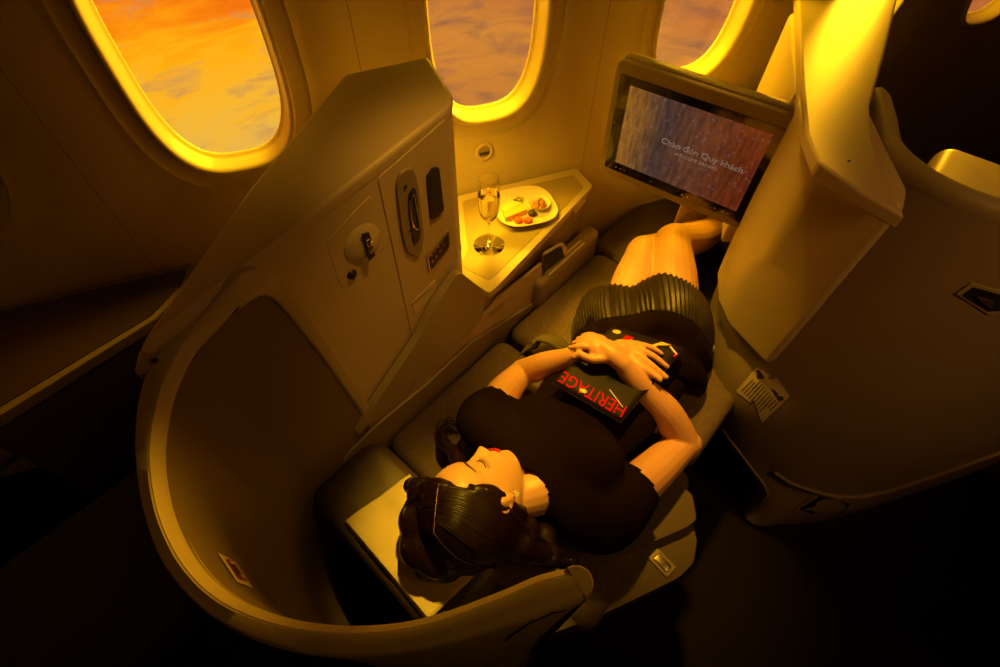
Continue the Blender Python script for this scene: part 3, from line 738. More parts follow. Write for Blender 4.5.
rs = tag(obj('rear_seat_cushion', cushion(-.95, -.16, .55, 1.0, .36, .44, .04, .01), carpet), 'dark seat cushion of the place behind, below the left rear console', 'cushion')
# headrest top of the front seat inside its shell
tag(obj('front_seat_headrest', cushion(1.28, 1.62, -.42, -.10, .86, .96, .03, .01), cream), 'pale headrest top showing over the rim of the front seat shell', 'headrest')
# low front console beyond the tower
rk = thing('front_console', 'bright cream console of the seat ahead, behind the monitor beneath the right window', 'console', (1.6, .45, 0))
obj('console_ledge', prism([V3((1.35, .40, .85)), V3((1.75, .20, .85)), V3((1.98, .12, .85)), V3((2.1, .20, .85)), V3((1.62, .46, .85))], (0, 0, -.6)), cream, rk, bev=.01)

# ------------------------------------------------------------------ things on the table
TZ = .7168
g0 = P(489, 245, TZ); g0.z = TZ
gl = thing('champagne_flute', 'stemmed flute glass half full of pale wine, beside the plate on the side table', 'glass', g0)
SR, SZ = 1.15, 1.2
outp = [(.0, .0), (.036, .0), (.037, .0012), (.032, .0025), (.012, .005), (.0045, .010), (.0030, .03), (.0030, .062), (.006, .070), (.014, .078), (.021, .092), (.0245, .112), (.0255, .135), (.0235, .165), (.0215, .178)]
inp = [(.0207, .178), (.0227, .165), (.0247, .135), (.0237, .112), (.020, .092), (.012, .080), (.0, .076)]
bm = lathe([(r * SR, z * SZ) for r, z in outp + inp], g0, 48); obj('glass_body', bm, glass_m, gl, angle=70)
bm = lathe([(r * SR, z * SZ) for r, z in ((0, .0772), (.0115, .081), (.0193, .0925), (.0230, .112), (.0240, .133), (.0236, .140), (0, .140))], g0, 48); obj('wine', bm, wine_m, gl, angle=50)
pc = P(524, 209, TZ); pc.z = TZ
pl = obj('dinner_plate', bmesh.new(), china); bpy.data.objects.remove(pl)
rows = []
ax = V3((.86, -.50, 0)).normalized(); ay = V3((.50, .86, 0)).normalized()
for a, z in ((.001, .004), (.045, .004), (.052, .005), (.060, .009), (.071, .013), (.0725, .0135), (.072, .012), (.058, .004), (.045, .001), (.04, 0), (.001, 0)):
    r = []
    for k in range(96):
        t = 2 * PI * k / 96; a_s = a * 1.2; x, y = se(t, a_s, a_s, 2.9); w = 1.06 if a > .05 else 1; r.append(pc + ax * x * w + ay * y + V3((0, 0, z)))
    rows.append(r)
bm, vs = grid(rows, closeu=True); bm.faces.new(vs[0][::-1]); bm.faces.new(vs[-1])
pl = tag(obj('dinner_plate', bm, china, angle=60), 'square-round white plate of cheese, fruit and nuts on the side table', 'plate')
PZ = TZ + .0045
def on(px, py, z=0): p = P(px, py, PZ + z); return p
def wedge(px4, h, name, m, label, cat, inset=.9):
    b = [on(x, y) for x, y in px4]; 
    return tag(obj(name, prism(b, (0, 0, h)), m, bev=.0015), label, cat)
wedge([(503, 216), (525, 208), (527, 214), (505, 223)], .018, 'cheese_wedge', cheesec, 'thick slab of orange-yellow cheese at the front of the plate', 'cheese')
wedge([(500, 211), (512, 203), (523, 206), (505, 214)], .011, 'cheese_wedge', cheese, 'pale yellow cheese piece behind the orange slab on the plate', 'cheese')
# little glass dish
d0 = on(517.5, 201)
tag(obj('sauce_dish', lathe([(0, .0), (.009, 0), (.013, .004), (.0145, .011), (.0135, .0115), (.012, .005), (.008, .0022), (0, .002)], d0, 36), glass_m, angle=60), 'tiny clear glass dish at the back of the plate', 'dish')
b0 = on(538.5, 208, 0)
rows = []
for a, z in ((.0005, .002), (.013, .0025), (.023, .009), (.031, .021), (.0325, .0215), (.031, .020), (.015, .001), (.0005, 0)):
    rows.append([b0 + V3(((a * (1 + .03 * math.cos(t * 12) * (a > .015))) * math.cos(t), (a * (1 + .03 * math.cos(t * 12) * (a > .015))) * math.sin(t), z)) for t in [2 * PI * k / 72 for k in range(72)]])
tag(obj('nut_bowl', grid(rows, closeu=True)[0], china, angle=70), 'small white fluted bowl of walnuts on the plate', 'bowl')
wn = None
for k in range(11):
    a = k * 2.4; rr = .0052 * math.sqrt(k) + .001
    p = b0 + V3((rr * math.cos(a), rr * math.sin(a), .010 + .0035 * (k % 3) + (.003 if k < 4 else 0)))
    if wn is None or k < 3:
        bm = bmesh.new(); bmesh.ops.create_icosphere(bm, subdivisions=3, radius=.0068)
        for v in bm.verts:
            nrm = v.co.normalized(); d = noise.noise(nrm * 3.1 + V3((k * 9, 0, 0))) * .45 + noise.noise(nrm * 7 + V3((0, k, 0))) * .25
            v.co = nrm * .0068 * (1 + d); v.co.z *= .75; v.co.x *= 1.15
        wn = obj('walnut', bm, walnut, angle=80)
    else:
        wn = wn.copy(); C.objects.link(wn)
    wn.location = p; wn.rotation_euler = (k, k * 1.7, k * .6)
    tag(wn, 'brown walnut piece in the small white bowl on the plate', 'nut', 'walnut pieces in the small bowl')
def fruit(px, py, r, m, name, label, z=.0, sd=0):
    bm = bmesh.new(); bmesh.ops.create_icosphere(bm, subdivisions=4, radius=r)
    for v in bm.verts:
        n_ = v.co.normalized(); d = noise.noise(n_ * 2.2 + V3((sd, 0, 0))) * .22 + noise.noise(n_ * 6 + V3((sd, 2, 0))) * .09
        q = 1 - .45 * math.exp(-((n_.x ** 2 + n_.y ** 2) / .12)) * (n_.z > 0)
        v.co = n_ * r * (1 + d) * q; v.co.z *= .62
    p = on(px, py); o = obj(name, bm, m, angle=80); o.location = p + V3((0, 0, r * .58 + z)); tag(o, label, 'fruit')
fruit(518.5, 222, .0125, apricot, 'dried_apricot', 'reddish dried apricot on the plate, the left one, leaning on the cheese slab', sd=1)
fruit(528, 222.5, .0130, apricot, 'dried_apricot', 'reddish dried apricot on the plate, the right one, touching the dark prune', sd=5)
fruit(532, 215, .0118, prune, 'dried_prune', 'black dried prune on the plate beside the apricots', sd=9)
# ------------------------------------------------------------------ the sleeping woman
pr = thing('person', 'woman asleep on her back in black top and pleated skirt, hands folded over a magazine', 'person', (.6, .2, .5))
HR = Matrix(((0.1829, 0.4629, -0.8673), (-0.5665, 0.7706, 0.2918), (0.8035, 0.438, 0.4032)))
HC = V3((.2264, .2349, .650))
def HL(x, y, z): return HC + HR @ V3((x, y, z))
def interp(tab, z):
    if z <= tab[0][0]: return tab[0][1]
    for (a, u), (b, v) in zip(tab, tab[1:]):
        if z <= b:
            t = (z - a) / (b - a); t = t * t * (3 - 2 * t) * .35 + t * .65; return u + (v - u) * t
    return tab[-1][1]
YF_ = [(-.118, .050), (-.113, .068), (-.105, .078), (-.095, .0825), (-.086, .0815), (-.079, .0775), (-.072, .081), (-.064, .082), (-.056, .084), (-.048, .081), (-.03, .080), (-.01, .078), (.005, .077), (.015, .080), (.03, .084), (.05, .083), (.07, .076), (.09, .058), (.103, .036), (.115, -.005)]
YB_ = [(-.118, .030), (-.105, .0), (-.09, -.022), (-.07, -.052), (-.05, -.075), (-.03, -.09), (0, -.103), (.03, -.105), (.06, -.098), (.09, -.078), (.105, -.05), (.115, -.015)]
WX_ = [(-.118, .010), (-.112, .023), (-.10, .035), (-.08, .048), (-.06, .0575), (-.03, .067), (0, .073), (.03, .076), (.06, .071), (.085, .058), (.105, .034), (.115, .006)]
G = lambda a, s: math.exp(-.5 * (a / s) ** 2)
def detail(x, z):
    d = 0
    # nose ridge, tip and wings
    ridge = interp([(-.056, 0), (-.047, .004), (-.042, .014), (-.037, .023), (-.031, .0215), (-.02, .014), (-.008, .008), (.006, .003), (.018, .001)], z)
    sg = interp([(-.05, .0095), (-.038, .0085), (-.02, .0068), (.01, .006)], z)
    d += ridge * G(x, sg)
    d += .0075 * G(abs(x) - .0125, .0048) * G(z + .0395, .006)
    for s in (-1, 1):
        d -= .0095 * G(x - s * .031, .014) * G(z - .004, .011)
        d += .0080 * G(x - s * .032, .0115) * G(z + .001, .0078)
        d += .0030 * G(x - s * .032, .018) * G(z - .020, .006)
        d += .0040 * G(x - s * .040, .018) * G(z + .030, .018)
    # lips
    d += .0050 * G(x, .0160) * G(z + .0575, .0042)
    d += .0055 * G(x, .0140) * G(z + .0675, .0050)
    d -= .0035 * G(x, .020) * G(z + .0622, .0017)
    d -= .0022 * G(x, .004) * G(z + .0505, .004)
    d += .0030 * G(x, .012) * G(z + .096, .009)
    return d
def surfF(x, z, lift=0):
    w, yf, yb = interp(WX_, z), interp(YF_, z), interp(YB_, z); yc = yb + (yf - yb) * .45
    n = 2.15; t = min(1, abs(x) / w); return HL(x, yc + (yf - yc) * (1 - t ** n) ** (1 / n) + detail(x, z) * (1 - t ** 6) + lift, z)
def headmesh(bm, infl=None, ns=64, nt=96):
    rows = []
    for i in range(ns + 1):
        z = -.1178 + (.1148 + .1178) * (.5 - .5 * math.cos(PI * i / ns))
        w, yf, yb = interp(WX_, z), interp(YF_, z), interp(YB_, z); yc = yb + (yf - yb) * .45; r = []
        for k in range(nt):
            t = 2 * PI * k / nt; c, s = math.cos(t), math.sin(t); n = 2.15
            x = w * math.copysign(abs(c) ** (2 / n), c); q = abs(s) ** (2 / n)
            y = yc + ((yf - yc) * q + detail(x, z) * (1 - min(1, abs(x) / w) ** 6) if s > 0 else -(yc - yb) * q)
            zz = z
            if infl:
                d = V3((x, y - .0, z - .01)); e = infl(x, y, z); k_ = 1 + e / max(.02, d.length); x, y, zz = x * k_, (y) * k_, .01 + (z - .01) * k_
            r.append(HL(x, y, zz))
        rows.append(r)
    bm, vs = grid(rows, bm, closeu=True); bm.faces.new(vs[0][::-1]); bm.faces.new(vs[-1]); return bm
def ell(bm, c, r, rot=None, sub=3):
    b2 = bmesh.new(); bmesh.ops.create_icosphere(b2, subdivisions=sub, radius=1)
    for v in b2.verts:
        q = V3((v.co.x * r[0], v.co.y * r[1], v.co.z * r[2])); v.co = V3(c) + (rot @ q if rot else q)
    me = bpy.data.meshes.new('t'); b2.to_mesh(me); b2.free(); bm.from_mesh(me); bpy.data.meshes.remove(me); return bm
def limb(bm, pts, rad, n=18, k=14):
    """tapered limb through the joints with a rounded spline"""
    c = spline(pts, k * (len(pts) - 1) + 1); m = len(c); rr = []
    for i in range(m):
        t = i / (m - 1) * (len(rad) - 1); j = min(int(t), len(rad) - 2); u = t - j; u = u * u * (3 - 2 * u); rr.append(rad[j] * (1 - u) + rad[j + 1] * u)
    tube(c, rr, bm, n); ell(bm, c[0], (rr[0],) * 3); ell(bm, c[-1], (rr[-1],) * 3); return bm
body = bmesh.new()
headmesh(body)
# ears
for s in (1, -1):
    er = [HL(s * .073, .006, -.022), HL(s * .078, .004, -.006), HL(s * .083, -.004, .010), HL(s * .087, -.016, .014), HL(s * .088, -.024, .004), HL(s * .084, -.020, -.012), HL(s * .078, -.008, -.026), HL(s * .075, .0, -.030)]
    tube(spline(er, 30), .0042, body, 8)
    ell(body, HL(s * .078, -.009, -.002), (.011, .012, .020)); ell(body, HL(s * .079, -.006, -.016), (.008, .009, .012)); ell(body, HL(s * .077, -.003, -.028), (.0065, .0065, .0075))
nb = HL(0, -.022, -.085)
limb(body, [HL(0, -.028, -.04), nb, V3((.355, .160, .600)), V3((.42, .175, .58))], [.050, .048, .052, .07])
RSH, LSH = P(597, 522, .590), P(484, 424, .61)
ell(body, (.44, .19, .585), (.12, .165, .08)); ell(body, (.64, .19, .585), (.17, .125, .075)); ell(body, (.86, .220, .580), (.15, .145, .078))
RE, RW_ = P(684, 443, .562), P(623, 364, .735)
LE, LW_ = P(523, 372, .560), P(588, 353, .712)
limb(body, [RSH, RSH.lerp(RE, .5), RE], [.052, .048, .037]); ell(body, RE + V3((.004, -.006, 0)), (.034, .034, .034))
limb(body, [RE, RE.lerp(RW_, .35) + V3((.008, -.003, .004)), RE.lerp(RW_, .75), RW_], [.037, .038, .029, .0215])
limb(body, [LSH, LSH.lerp(LE, .5) + V3((0, .008, 0)), LE], [.047, .042, .034])
limb(body, [LE, LE.lerp(LW_, .35), LE.lerp(LW_, .75), LW_], [.035, .035, .027, .0205])
# legs: knees drawn up towards the wall, shins folding back to the aisle
RK, LK = P(674, 240, .672), P(643, 251, .635)
limb(body, [V3((.89, .155, .590)), V3((.89, .155, .590)).lerp(RK, .5), RK + V3((-.01, 0, 0))], [.076, .069, .052])
limb(body, [V3((.86, .290, .590)), V3((.86, .290, .590)).lerp(LK, .5), LK + V3((-.01, 0, 0))], [.076, .062, .045])
ell(body, RK, (.050, .048, .050)); ell(body, LK, (.044, .042, .044))
RA, LA = V3((1.51, .255, .56)), V3((1.47, .330, .525))
limb(body, [RK, RK.lerp(RA, .33) + V3((0, -.01, -.012)), RK.lerp(RA, .7), RA], [.048, .050, .038, .027])
limb(body, [LK, LK.lerp(LA, .33) + V3((0, -.01, -.012)), LK.lerp(LA, .7), LA], [.046, .048, .036, .026])
for A in (RA, LA):
    limb(body, [A, A + V3((.03, -.01, .01)), A + V3((.13, -.03, .035)), A + V3((.19, -.04, .04))], [.027, .030, .026, .014])
# hands -------------------------------------------------------------
def finger(pts, r0, r1):
    limb(body, pts, [r0, (r0 + r1) / 2 * 1.02, r1], n=12, k=8)
# right hand lies over the left wrist, fingers pointing to the wall
ell(body, P(606, 350, .7435), (.030, .038, .0155), Matrix.Rotation(.35, 3, 'Z'))
ell(body, P(598, 345, .744), (.030, .026, .0150), Matrix.Rotation(.35, 3, 'Z'))
limb(body, [RW_, P(613, 356, .742), P(604, 349, .744)], [.0215, .022, .019])
finger([P(592, 347, .744), P(582, 346.5, .743), P(570.5, 347.5, .732)], .0088, .0062)
finger([P(593, 342.5, .744), P(584, 341, .742), P(574, 343, .728)], .0090, .0064)
finger([P(595, 339.5, .742), P(587, 337.5, .738), P(578, 339, .722)], .0086, .0062)
finger([P(599, 338, .740), P(591, 334.5, .735), P(583, 335.5, .720)], .0078, .0058)
finger([P(607, 358, .742), P(594, 359.5, .741), P(584, 356.5, .738)], .0115, .0085); finger([P(586, 357, .739), P(579, 354, .736), P(574.5, 357, .730)], .0086, .0068)
# left hand comes out on the other side, fingers spread on the cover
ell(body, P(622, 350, .7235), (.034, .030, .0135), Matrix.Rotation(-.6, 3, 'Z'))
limb(body, [LW_, P(605, 351, .7175), P(622, 350, .7225)], [.0205, .0215, .018])
ell(body, P(632, 350, .7235), (.026, .030, .0120), Matrix.Rotation(-.6, 3, 'Z'))
finger([P(637, 344, .7250), P(650, 347, .7245), P(661.5, 353.5, .7190)], .0080, .0056)
finger([P(638, 348.5, .7265), P(653, 356, .7265), P(667, 366.5, .7195)], .0090, .0062)
finger([P(636, 353, .7265), P(650, 364, .7265), P(666, 377, .7195)], .0092, .0062)
finger([P(632, 357.5, .7255), P(645, 369, .7250), P(660, 380, .7185)], .0088, .0060)
bo = remeshed('body', body, skin, .0031, smooth=3, parent=pr)
# ---- face details (each rides on the face surface)
def strip(pts_w, name, m, lift=.0008, th=.0012):
    rows = []
    for x, z, w in pts_w:
        rows.append([surfF(x, z + k * w, lift + (.0006 if abs(k) < .5 else 0)) for k in (-1, -.5, 0, .5, 1)])
    o = obj(name, grid(rows)[0], m, pr, angle=80); s_ = o.modifiers.new('thickness', 'SOLIDIFY'); s_.thickness = th; s_.offset = 0; return o
up_l = [(-.0225 + .045 * k / 20) for k in range(21)]
strip([(x, -.0578 + .0012 * math.cos(x / .0225 * PI * .5) - .0026 * (abs(x) / .0225) ** 2 - (.0012 * G(x, .003)), .0046 * (1 - (abs(x) / .0228) ** 2) ** .7 + .0003) for x in up_l], 'upper_lip', lipm, .0012)
strip([(x, -.0670 + .0022 * (abs(x) / .0225) ** 2, .0054 * (1 - (abs(x) / .0228) ** 2) ** .6 + .0003) for x in up_l], 'lower_lip', lipm, .0012)
for s in (1, -1):
    strip([(s * (.015 + .036 * k / 14), .0205 + .0060 * math.sin(min(1, k / 9) * PI / 2) - .0045 * max(0, (k - 8) / 6) ** 1.5, .0026 * (1 - (k / 14.6) ** 2) + .0004) for k in range(15)], 'eyebrow', browm, .0010)
    strip([(s * (.0175 + .028 * k / 14), -.0070 - .0034 * math.sin(PI * k / 14) + .001 * k / 14, .0009) for k in range(15)], 'eyelid_line', lashm, .0008)
    bm = bmesh.new()
    for k in range(11):
        x = s * (.021 + .026 * k / 10); z = -.0078 - .0032 * math.sin(PI * (k + 1) / 13); a = surfF(x, z, .0006)
        b = surfF(x + s * .003 * (k - 3) / 10, z - .0035, .0030); c_ = surfF(x + s * .005 * (k - 3) / 10, z - .0058, .0070)
        tube([a, b, c_], [.0006, .0005, .0002], bm, 5)
    obj('eyelash', bm, lashm, pr)
ep_ = HL(.081, -.001, -.030)
bm = bmesh.new(); bmesh.ops.create_icosphere(bm, subdivisions=1, radius=.0048)
for v in bm.verts: v.co = ep_ + HR @ V3((.004, .002, -.002)) + v.co
eo = obj('earring', bm, china, pr, angle=5)
b2 = bmesh.new()
for k in range(7):
    q = ep_ + HR @ V3((.006, .002 + .0058 * math.cos(k * .9), -.002 + .0058 * math.sin(k * .9))); ell(b2, q, (.0018,) * 3, sub=1)
obj('earring_stones', b2, china, eo, angle=5)
# ---- hair: soft mass plus locks that follow it
def hairinf(x, y, z):
    face = 0
    yl = interp([(-.12, -.05), (-.085, -.042), (-.05, -.030), (-.022, -.008), (.004, .026), (.03, .034), (.09, .036)], z)
    top_ = .083 - 2.5 * x * x
    f1 = min(1, max(0, (y - yl) / .014)); f2 = min(1, max(0, (top_ - z) / .012))
    face = f1 * f2; 
    low_ = min(1, max(0, (-.085 - z) / .03))
    return .015 * (1 - face) * (1 - low_) - .022 * max(face, low_)
hb = bmesh.new(); headmesh(hb, hairinf, 48, 72)
def E_(px, py, z, r, sq=.8): ell(hb, P(px, py, z), (r, r, r * sq))
for a in ((424, 494, .655, .036), (420, 520, .635, .045), (424, 545, .620, .050), (440, 555, .615, .048), (462, 545, .635, .055), (480, 540, .645, .050), (500, 535, .64, .042), (520, 540, .625, .036),
          (428, 566, .585, .030), (446, 562, .60, .040), (412, 486, .64, .020), (470, 552, .60, .045), (500, 550, .60, .036), (530, 552, .60, .032), (550, 556, .585, .026), (570, 562, .57, .020), (526, 527, .608, .028), (544, 536, .585, .028)): E_(*a)
hm = remeshed('hair', hb, hairm, .0045, smooth=10, parent=pr, factor=.6)
bvh_h = bvh_of(hm)
def lerp2(fa, fb, t): return [(a[0] * (1 - t) + b[0] * t, a[1] * (1 - t) + b[1] * t) for a, b in zip(fa, fb)]
def rs2(f, n=12): return [(p.x, p.y) for p in resample(spline([(x, y, 0) for x, y in f], 60), n)]
fam1 = [[(439, 482), (455, 480), (478, 486), (500, 497), (512, 512), (530, 530), (560, 548), (590, 556)],
        [(437, 494), (462, 497), (488, 508), (508, 522), (525, 538), (548, 552), (575, 560), (600, 562)],
        [(435, 512), (458, 520), (480, 534), (505, 546), (530, 556), (552, 566), (572, 572), (585, 566)],
        [(434, 528), (448, 542), (466, 556), (488, 562), (510, 566), (532, 568), (550, 562), (548, 553)],
        [(433, 540), (440, 556), (452, 568), (466, 572), (480, 570), (495, 569), (512, 568), (525, 562)]]
fam2 = [[(438, 479), (428, 476), (418, 474), (411, 474), (408, 480)],
        [(436, 490), (424, 487), (412, 490), (405, 500), (403, 515)],
        [(434, 508), (420, 508), (409, 515), (403, 530), (404, 548)],
        [(433, 526), (421, 533), (411, 547), (409, 560), (414, 570)],
        [(433, 540), (427, 552), (421, 565), (424, 576), (432, 582)]]
lk = bmesh.new()
def locks(fam, n, rad):
    fam = [rs2(f, 16) for f in fam]
    for q in range(n):
        t = (q + random.random() * .8) / n * (len(fam) - 1); i = min(int(t), len(fam) - 2); c = lerp2(fam[i], fam[i + 1], t - i)
        ph = random.random() * 6; am = random.random() * 1.4; pts = []
        st_ = int(random.random() * 2)
        for k, (x, y) in enumerate(c[st_:]):
            h = hit(bvh_h, x + am * math.sin(k * .7 + ph) * k / 15, y + am * math.cos(k * .6 + ph) * k / 15, .0006 + .0012 * random.random() * 0)
            if h: pts.append(h)
            elif pts: break
        if len(pts) < 4: continue
        if any((a - b).length > .05 for a, b in zip(pts, pts[1:])): continue
        r = rad * (.6 + .8 * random.random()); m = len(pts)
        tube(spline(pts, m * 2), [r * (.35 + .65 * math.sin(PI * min(1, (k + 1.5) / (m * 2) * 1.05)) ** .6) if k < m * 2 - 1 else r * .15 for k in range(m * 2)], lk, 6)
locks(fam1, 230, .0017); locks(fam2, 90, .0016)
obj('hair_locks', lk, hairm, hm, angle=80)
# tress on the far side of the face
tr_ = bmesh.new()
for k in range(26):
    a = random.random() * 6.28; d = random.random() * .013; sp_ = random.random()
    pts = [HL(-.055, .015, -.01), P(456, 455, .57), P(447, 447, .55), P(441, 437, .535), P(442, 427, .53), P(450, 421, .528), P(455, 425, .52)]
    o_ = V3((d * math.cos(a), d * math.sin(a), d * .5 * math.sin(a * 2)))
    tube(spline([p + o_ * (1 + .6 * math.sin(i * 1.3 + sp_ * 6)) + V3((.004 * math.sin(i * 2 + a), .004 * math.cos(i * 2 + a), 0)) for i, p in enumerate(pts)], 26), [.0022 * (1 - (i / 27) ** 3) + .0004 for i in range(26)], tr_, 6)
tube(spline([HL(-.055, .015, -.01), P(456, 455, .56), P(447, 446, .54), P(442, 434, .525), P(447, 425, .52)], 24), [.019, .019] + [.017 - .0004 * i for i in range(22)], tr_, 12)
obj('hair_tress', tr_, hairm, hm, angle=80)
obj('hair_parting', tube([p for p in (hit(bvh_h, x, y, .0016) for x, y in ((439, 484), (438, 492), (436.5, 504), (435.5, 516), (434.5, 528), (434, 540))) if p], [.0003, .0006, .0007, .0006, .0005, .0002], n=6), skin, hm)

# ---- clothing
tb = bmesh.new()
ell(tb, (.435, .19, .592), (.112, .172, .094)); ell(tb, (.455, .120, .632), (.075, .070, .050)); ell(tb, (.450, .250, .635), (.075, .070, .050)); ell(tb, (.375, .235, .615), (.07, .075, .055))
ell(tb, (.60, .19, .595), (.20, .142, .092)); ell(tb, (.74, .20, .592), (.16, .150, .088)); ell(tb, (.84, .215, .585), (.13, .160, .085))
limb(tb, [V3((.40, .19, .60)), RSH, RSH.lerp(RE, .44)], [.075, .062, .057]); limb(tb, [V3((.40, .20, .60)), LSH, LSH.lerp(LE, .34)], [.075, .060, .052])
tp_o = remeshed('top', tb, cloth, .0065, smooth=8, parent=pr, factor=.6)
# carve the neckline and cuffs: drop the cloth that would lie on the neck or arm
bm = bmesh.new(); bm.from_mesh(tp_o.data)
nk = HL(0, -.01, -.10); nd = V3((1, -.05, -.12)).normalized()
kill = []; NKC = P(526, 495, .63)
for v in bm.verts:
    p = v.co
    q = p - NKC; r_ = math.sqrt((q.x / .040) ** 2 + (q.y / .048) ** 2)
    if r_ < 1 and p.z > .60: kill.append(v)
    for S, E, f in ((RSH, RE, .44), (LSH, LE, .36)):
        d = (E - S); t = (p - S).dot(d) / d.length_squared
        if t > f and (p - S - d * t).length < .075: kill.append(v)
bmesh.ops.delete(bm, geom=list(set(kill)), context='VERTS')
for v in bm.verts:                       # soft drape folds
    f = noise.noise(V3((v.co.x * 9, v.co.y * 16, 3))) * .0035; v.co += v.normal * f
bm.to_mesh(tp_o.data); bm.free()
s_ = tp_o.modifiers.new('thickness', 'SOLIDIFY'); s_.thickness = .003; s_.offset = 1
hem = [P(574, 324, .505), P(580, 303, .530), P(590, 290, .575), P(612, 284, .665), P(631, 286, .675), P(643, 280, .705), P(661, 273, .742), P(678, 277, .735), P(693, 285, .705), P(705, 299, .640), P(711, 318, .555), P(709, 338, .500)]
seam = [P(572, 342, .505), P(578, 332, .54), P(590, 326, .60), P(606, 319, .675), P(628, 316, .690), P(642, 313, .705), P(657, 311, .735), P(675, 314, .730), P(691, 321, .700), P(703, 334, .640), P(710, 347, .560), P(712, 356, .500)]
yoke = [P(574, 356, .505), P(580, 350, .55), P(592, 346, .61), P(608, 343, .662), P(626, 340, .672), P(643, 339, .682), P(659, 338, .690), P(675, 343, .685), P(689, 352, .660), P(700, 362, .615), P(705, 370, .555), P(706, 376, .500)]
wst = [P(583, 376, .505), P(586, 370, .56), P(596, 366, .61), P(610, 362, .65), P(626, 362, .662), P(642, 364, .665), P(656, 368, .668), P(670, 374, .660), P(684, 380, .635), P(697, 386, .590), P(702, 392, .545), P(700, 398, .500)]
NPP = 46 * 6
Hs, Ss, Ys, Ws = [resample(spline(q, 300), NPP) for q in (hem, seam, yoke, wst)]
def pl_rows(A, B, n, amp):
    rows = []
    for i in range(n + 1):
        f = i / n; r = []
        for k in range(NPP):
            p = A[k].lerp(B[k], f)
            ph = (k % 6) / 6; saw = (ph * 2 if ph < .5 else 2 - ph * 2) - .5
            nrm = V3((-.3, 0, 1)) if abs(k / NPP - .5) < .2 else V3((0, 1 if k < NPP / 2 else -1, .6)); nrm.normalize()
            bulge = math.sin(PI * f) * .010
            r.append(p + nrm * (saw * amp(f) + bulge) + V3((.004 * saw * (1 - f) , 0, 0)))
        rows.append(r)
    return rows
sk_ = obj('skirt', grid(pl_rows(Ss, Ys, 6, lambda f: .0008 * (1 - f)) + pl_rows(Ys, Ws, 6, lambda f: 0)[1:])[0], cloth, pr, angle=80)
s_ = sk_.modifiers.new('thickness', 'SOLIDIFY'); s_.thickness = .002
pb_ = obj('pleated_hem', grid(pl_rows(Hs, Ss, 16, lambda f: .0075 * (1 - .55 * f)))[0], pleat, sk_, angle=30)
s_ = pb_.modifiers.new('thickness', 'SOLIDIFY'); s_.thickness = .0012

# ------------------------------------------------------------------ magazine under her hands
c0, c1, c2, c3 = P(613, 326, .7160), P(684, 348, .7120), P(621, 422, .7040), P(552, 382, .7060)
mg = thing('magazine', 'glossy black magazine with a red title, held face up under her folded hands', 'magazine', (c0 + c1 + c2 + c3) / 4)
n_ = (c1 - c0).cross(c3 - c0).normalized(); n_ = n_ if n_.z > 0 else -n_
magm = mat('magazine_cover', (.012, .007, .005), .55, spec=.2)
obj('page_block', prism([c - n_ * .0028 for c in (c0, c1, c2, c3)], -n_ * .004), paper, mg)
def mgp(u, v, l=0): return (c3 * (1 - v) + c0 * v) * (1 - u) + (c2 * (1 - v) + c1 * v) * u + n_ * (.0005 + l)      # u across to the aisle, v away from the title
rows = [[mgp(u / 12, v / 12, .0002) for u in range(13)] for v in range(13)]
o = obj('front_cover', grid(rows)[0], magm, mg); s_ = o.modifiers.new('thickness', 'SOLIDIFY'); s_.thickness = .0006
ux, uy = (c3 - c2).normalized(), None
tm = frame(mgp(.955, .155, .0010), (c3 - c2), n_)
t_ = textmesh('HERITAGE', .0440, tm, redm, 'title', mg, .0003, sx=.80)
def mark(pts, nm, m, l=.0011, th=.0003): obj(nm, prism([mgp(u, v, l) for u, v in pts], n_ * th), m, mg)
# picture on the cover: dark green fan of feathers over a golden glow
for k in range(17):
    a = -1.05 + k * .131; ca, sa = math.cos(a), math.sin(a)
    mark([(.50 + .05 * sa, .26 + .04 * ca), (.52 + .25 * sa - .006 * ca, .26 + .20 * ca), (.52 + .27 * sa, .26 + .215 * ca), (.52 + .25 * sa + .006 * ca, .26 + .20 * ca)], 'feather', greenm, .0009, .0002)
bm = bmesh.new(); pts = []
for k in range(16): rr_ = .05 if k % 2 == 0 else .03; pts.append((.38 + rr_ * math.cos(k * PI / 8) * 1.2, .085 + rr_ * .55 * math.sin(k * PI / 8)))
mark(pts, 'golden_glow', goldm, .0008)
mark([(.25, .925), (.36, .925), (.33, .72), (.245, .72)], 'red_bar', redm)
pts = [(.11 + .055 * math.cos(t), .93 + .028 * math.sin(t)) for t in [2 * PI * k / 20 for k in range(20)]]; mark(pts, 'round_emblem', goldm)
mark([(.70, .985), (.84, .985), (.70, .93), (.62, .80), (.60, .88)], 'gold_picture', goldm)
mark([(.84, .97), (.99, .90), (.985, .885), (.83, .955)], 'caption_line', lightink)
mark([(.96, .90), (1.0 - .01, .88), (.985, .85), (.95, .87)], 'corner_mark', redm)
mark([(.62, .235), (.90, .135), (.90, .128), (.62, .226)], 'caption_line', lightink)
# tan leather strap with dark fringe tucked beside the skirt
ts = thing('leather_strap', 'small folded tan strap with black fringe between the skirt and the front seat shell', 'strap', P(722, 330, .55))
rows = []
for i in range(12):
    f = i / 11; a, b = P(713 - 1.5 * f * 2, 316 + 27 * f, .560 - .02 * f), P(731 - 3 * f, 322 + 25 * f, .565 - .03 * f)
    rows.append([a.lerp(b, k / 6) + V3((0, 0, .010 * math.sin(PI * k / 6))) for k in range(7)])
o = obj('strap_flap', grid(rows)[0], tanm, ts); s_ = o.modifiers.new('thickness', 'SOLIDIFY'); s_.thickness = .003
bm = bmesh.new()
for k in range(9):
    p = P(706 + k * 2.4, 343 + (k % 3), .540); tube([p, p + V3((-.012, -.003, -.004)), p + V3((-.028, -.006, -.012))], [.003, .0028, .0015], bm, 6)
obj('fringe', bm, darkp, ts)
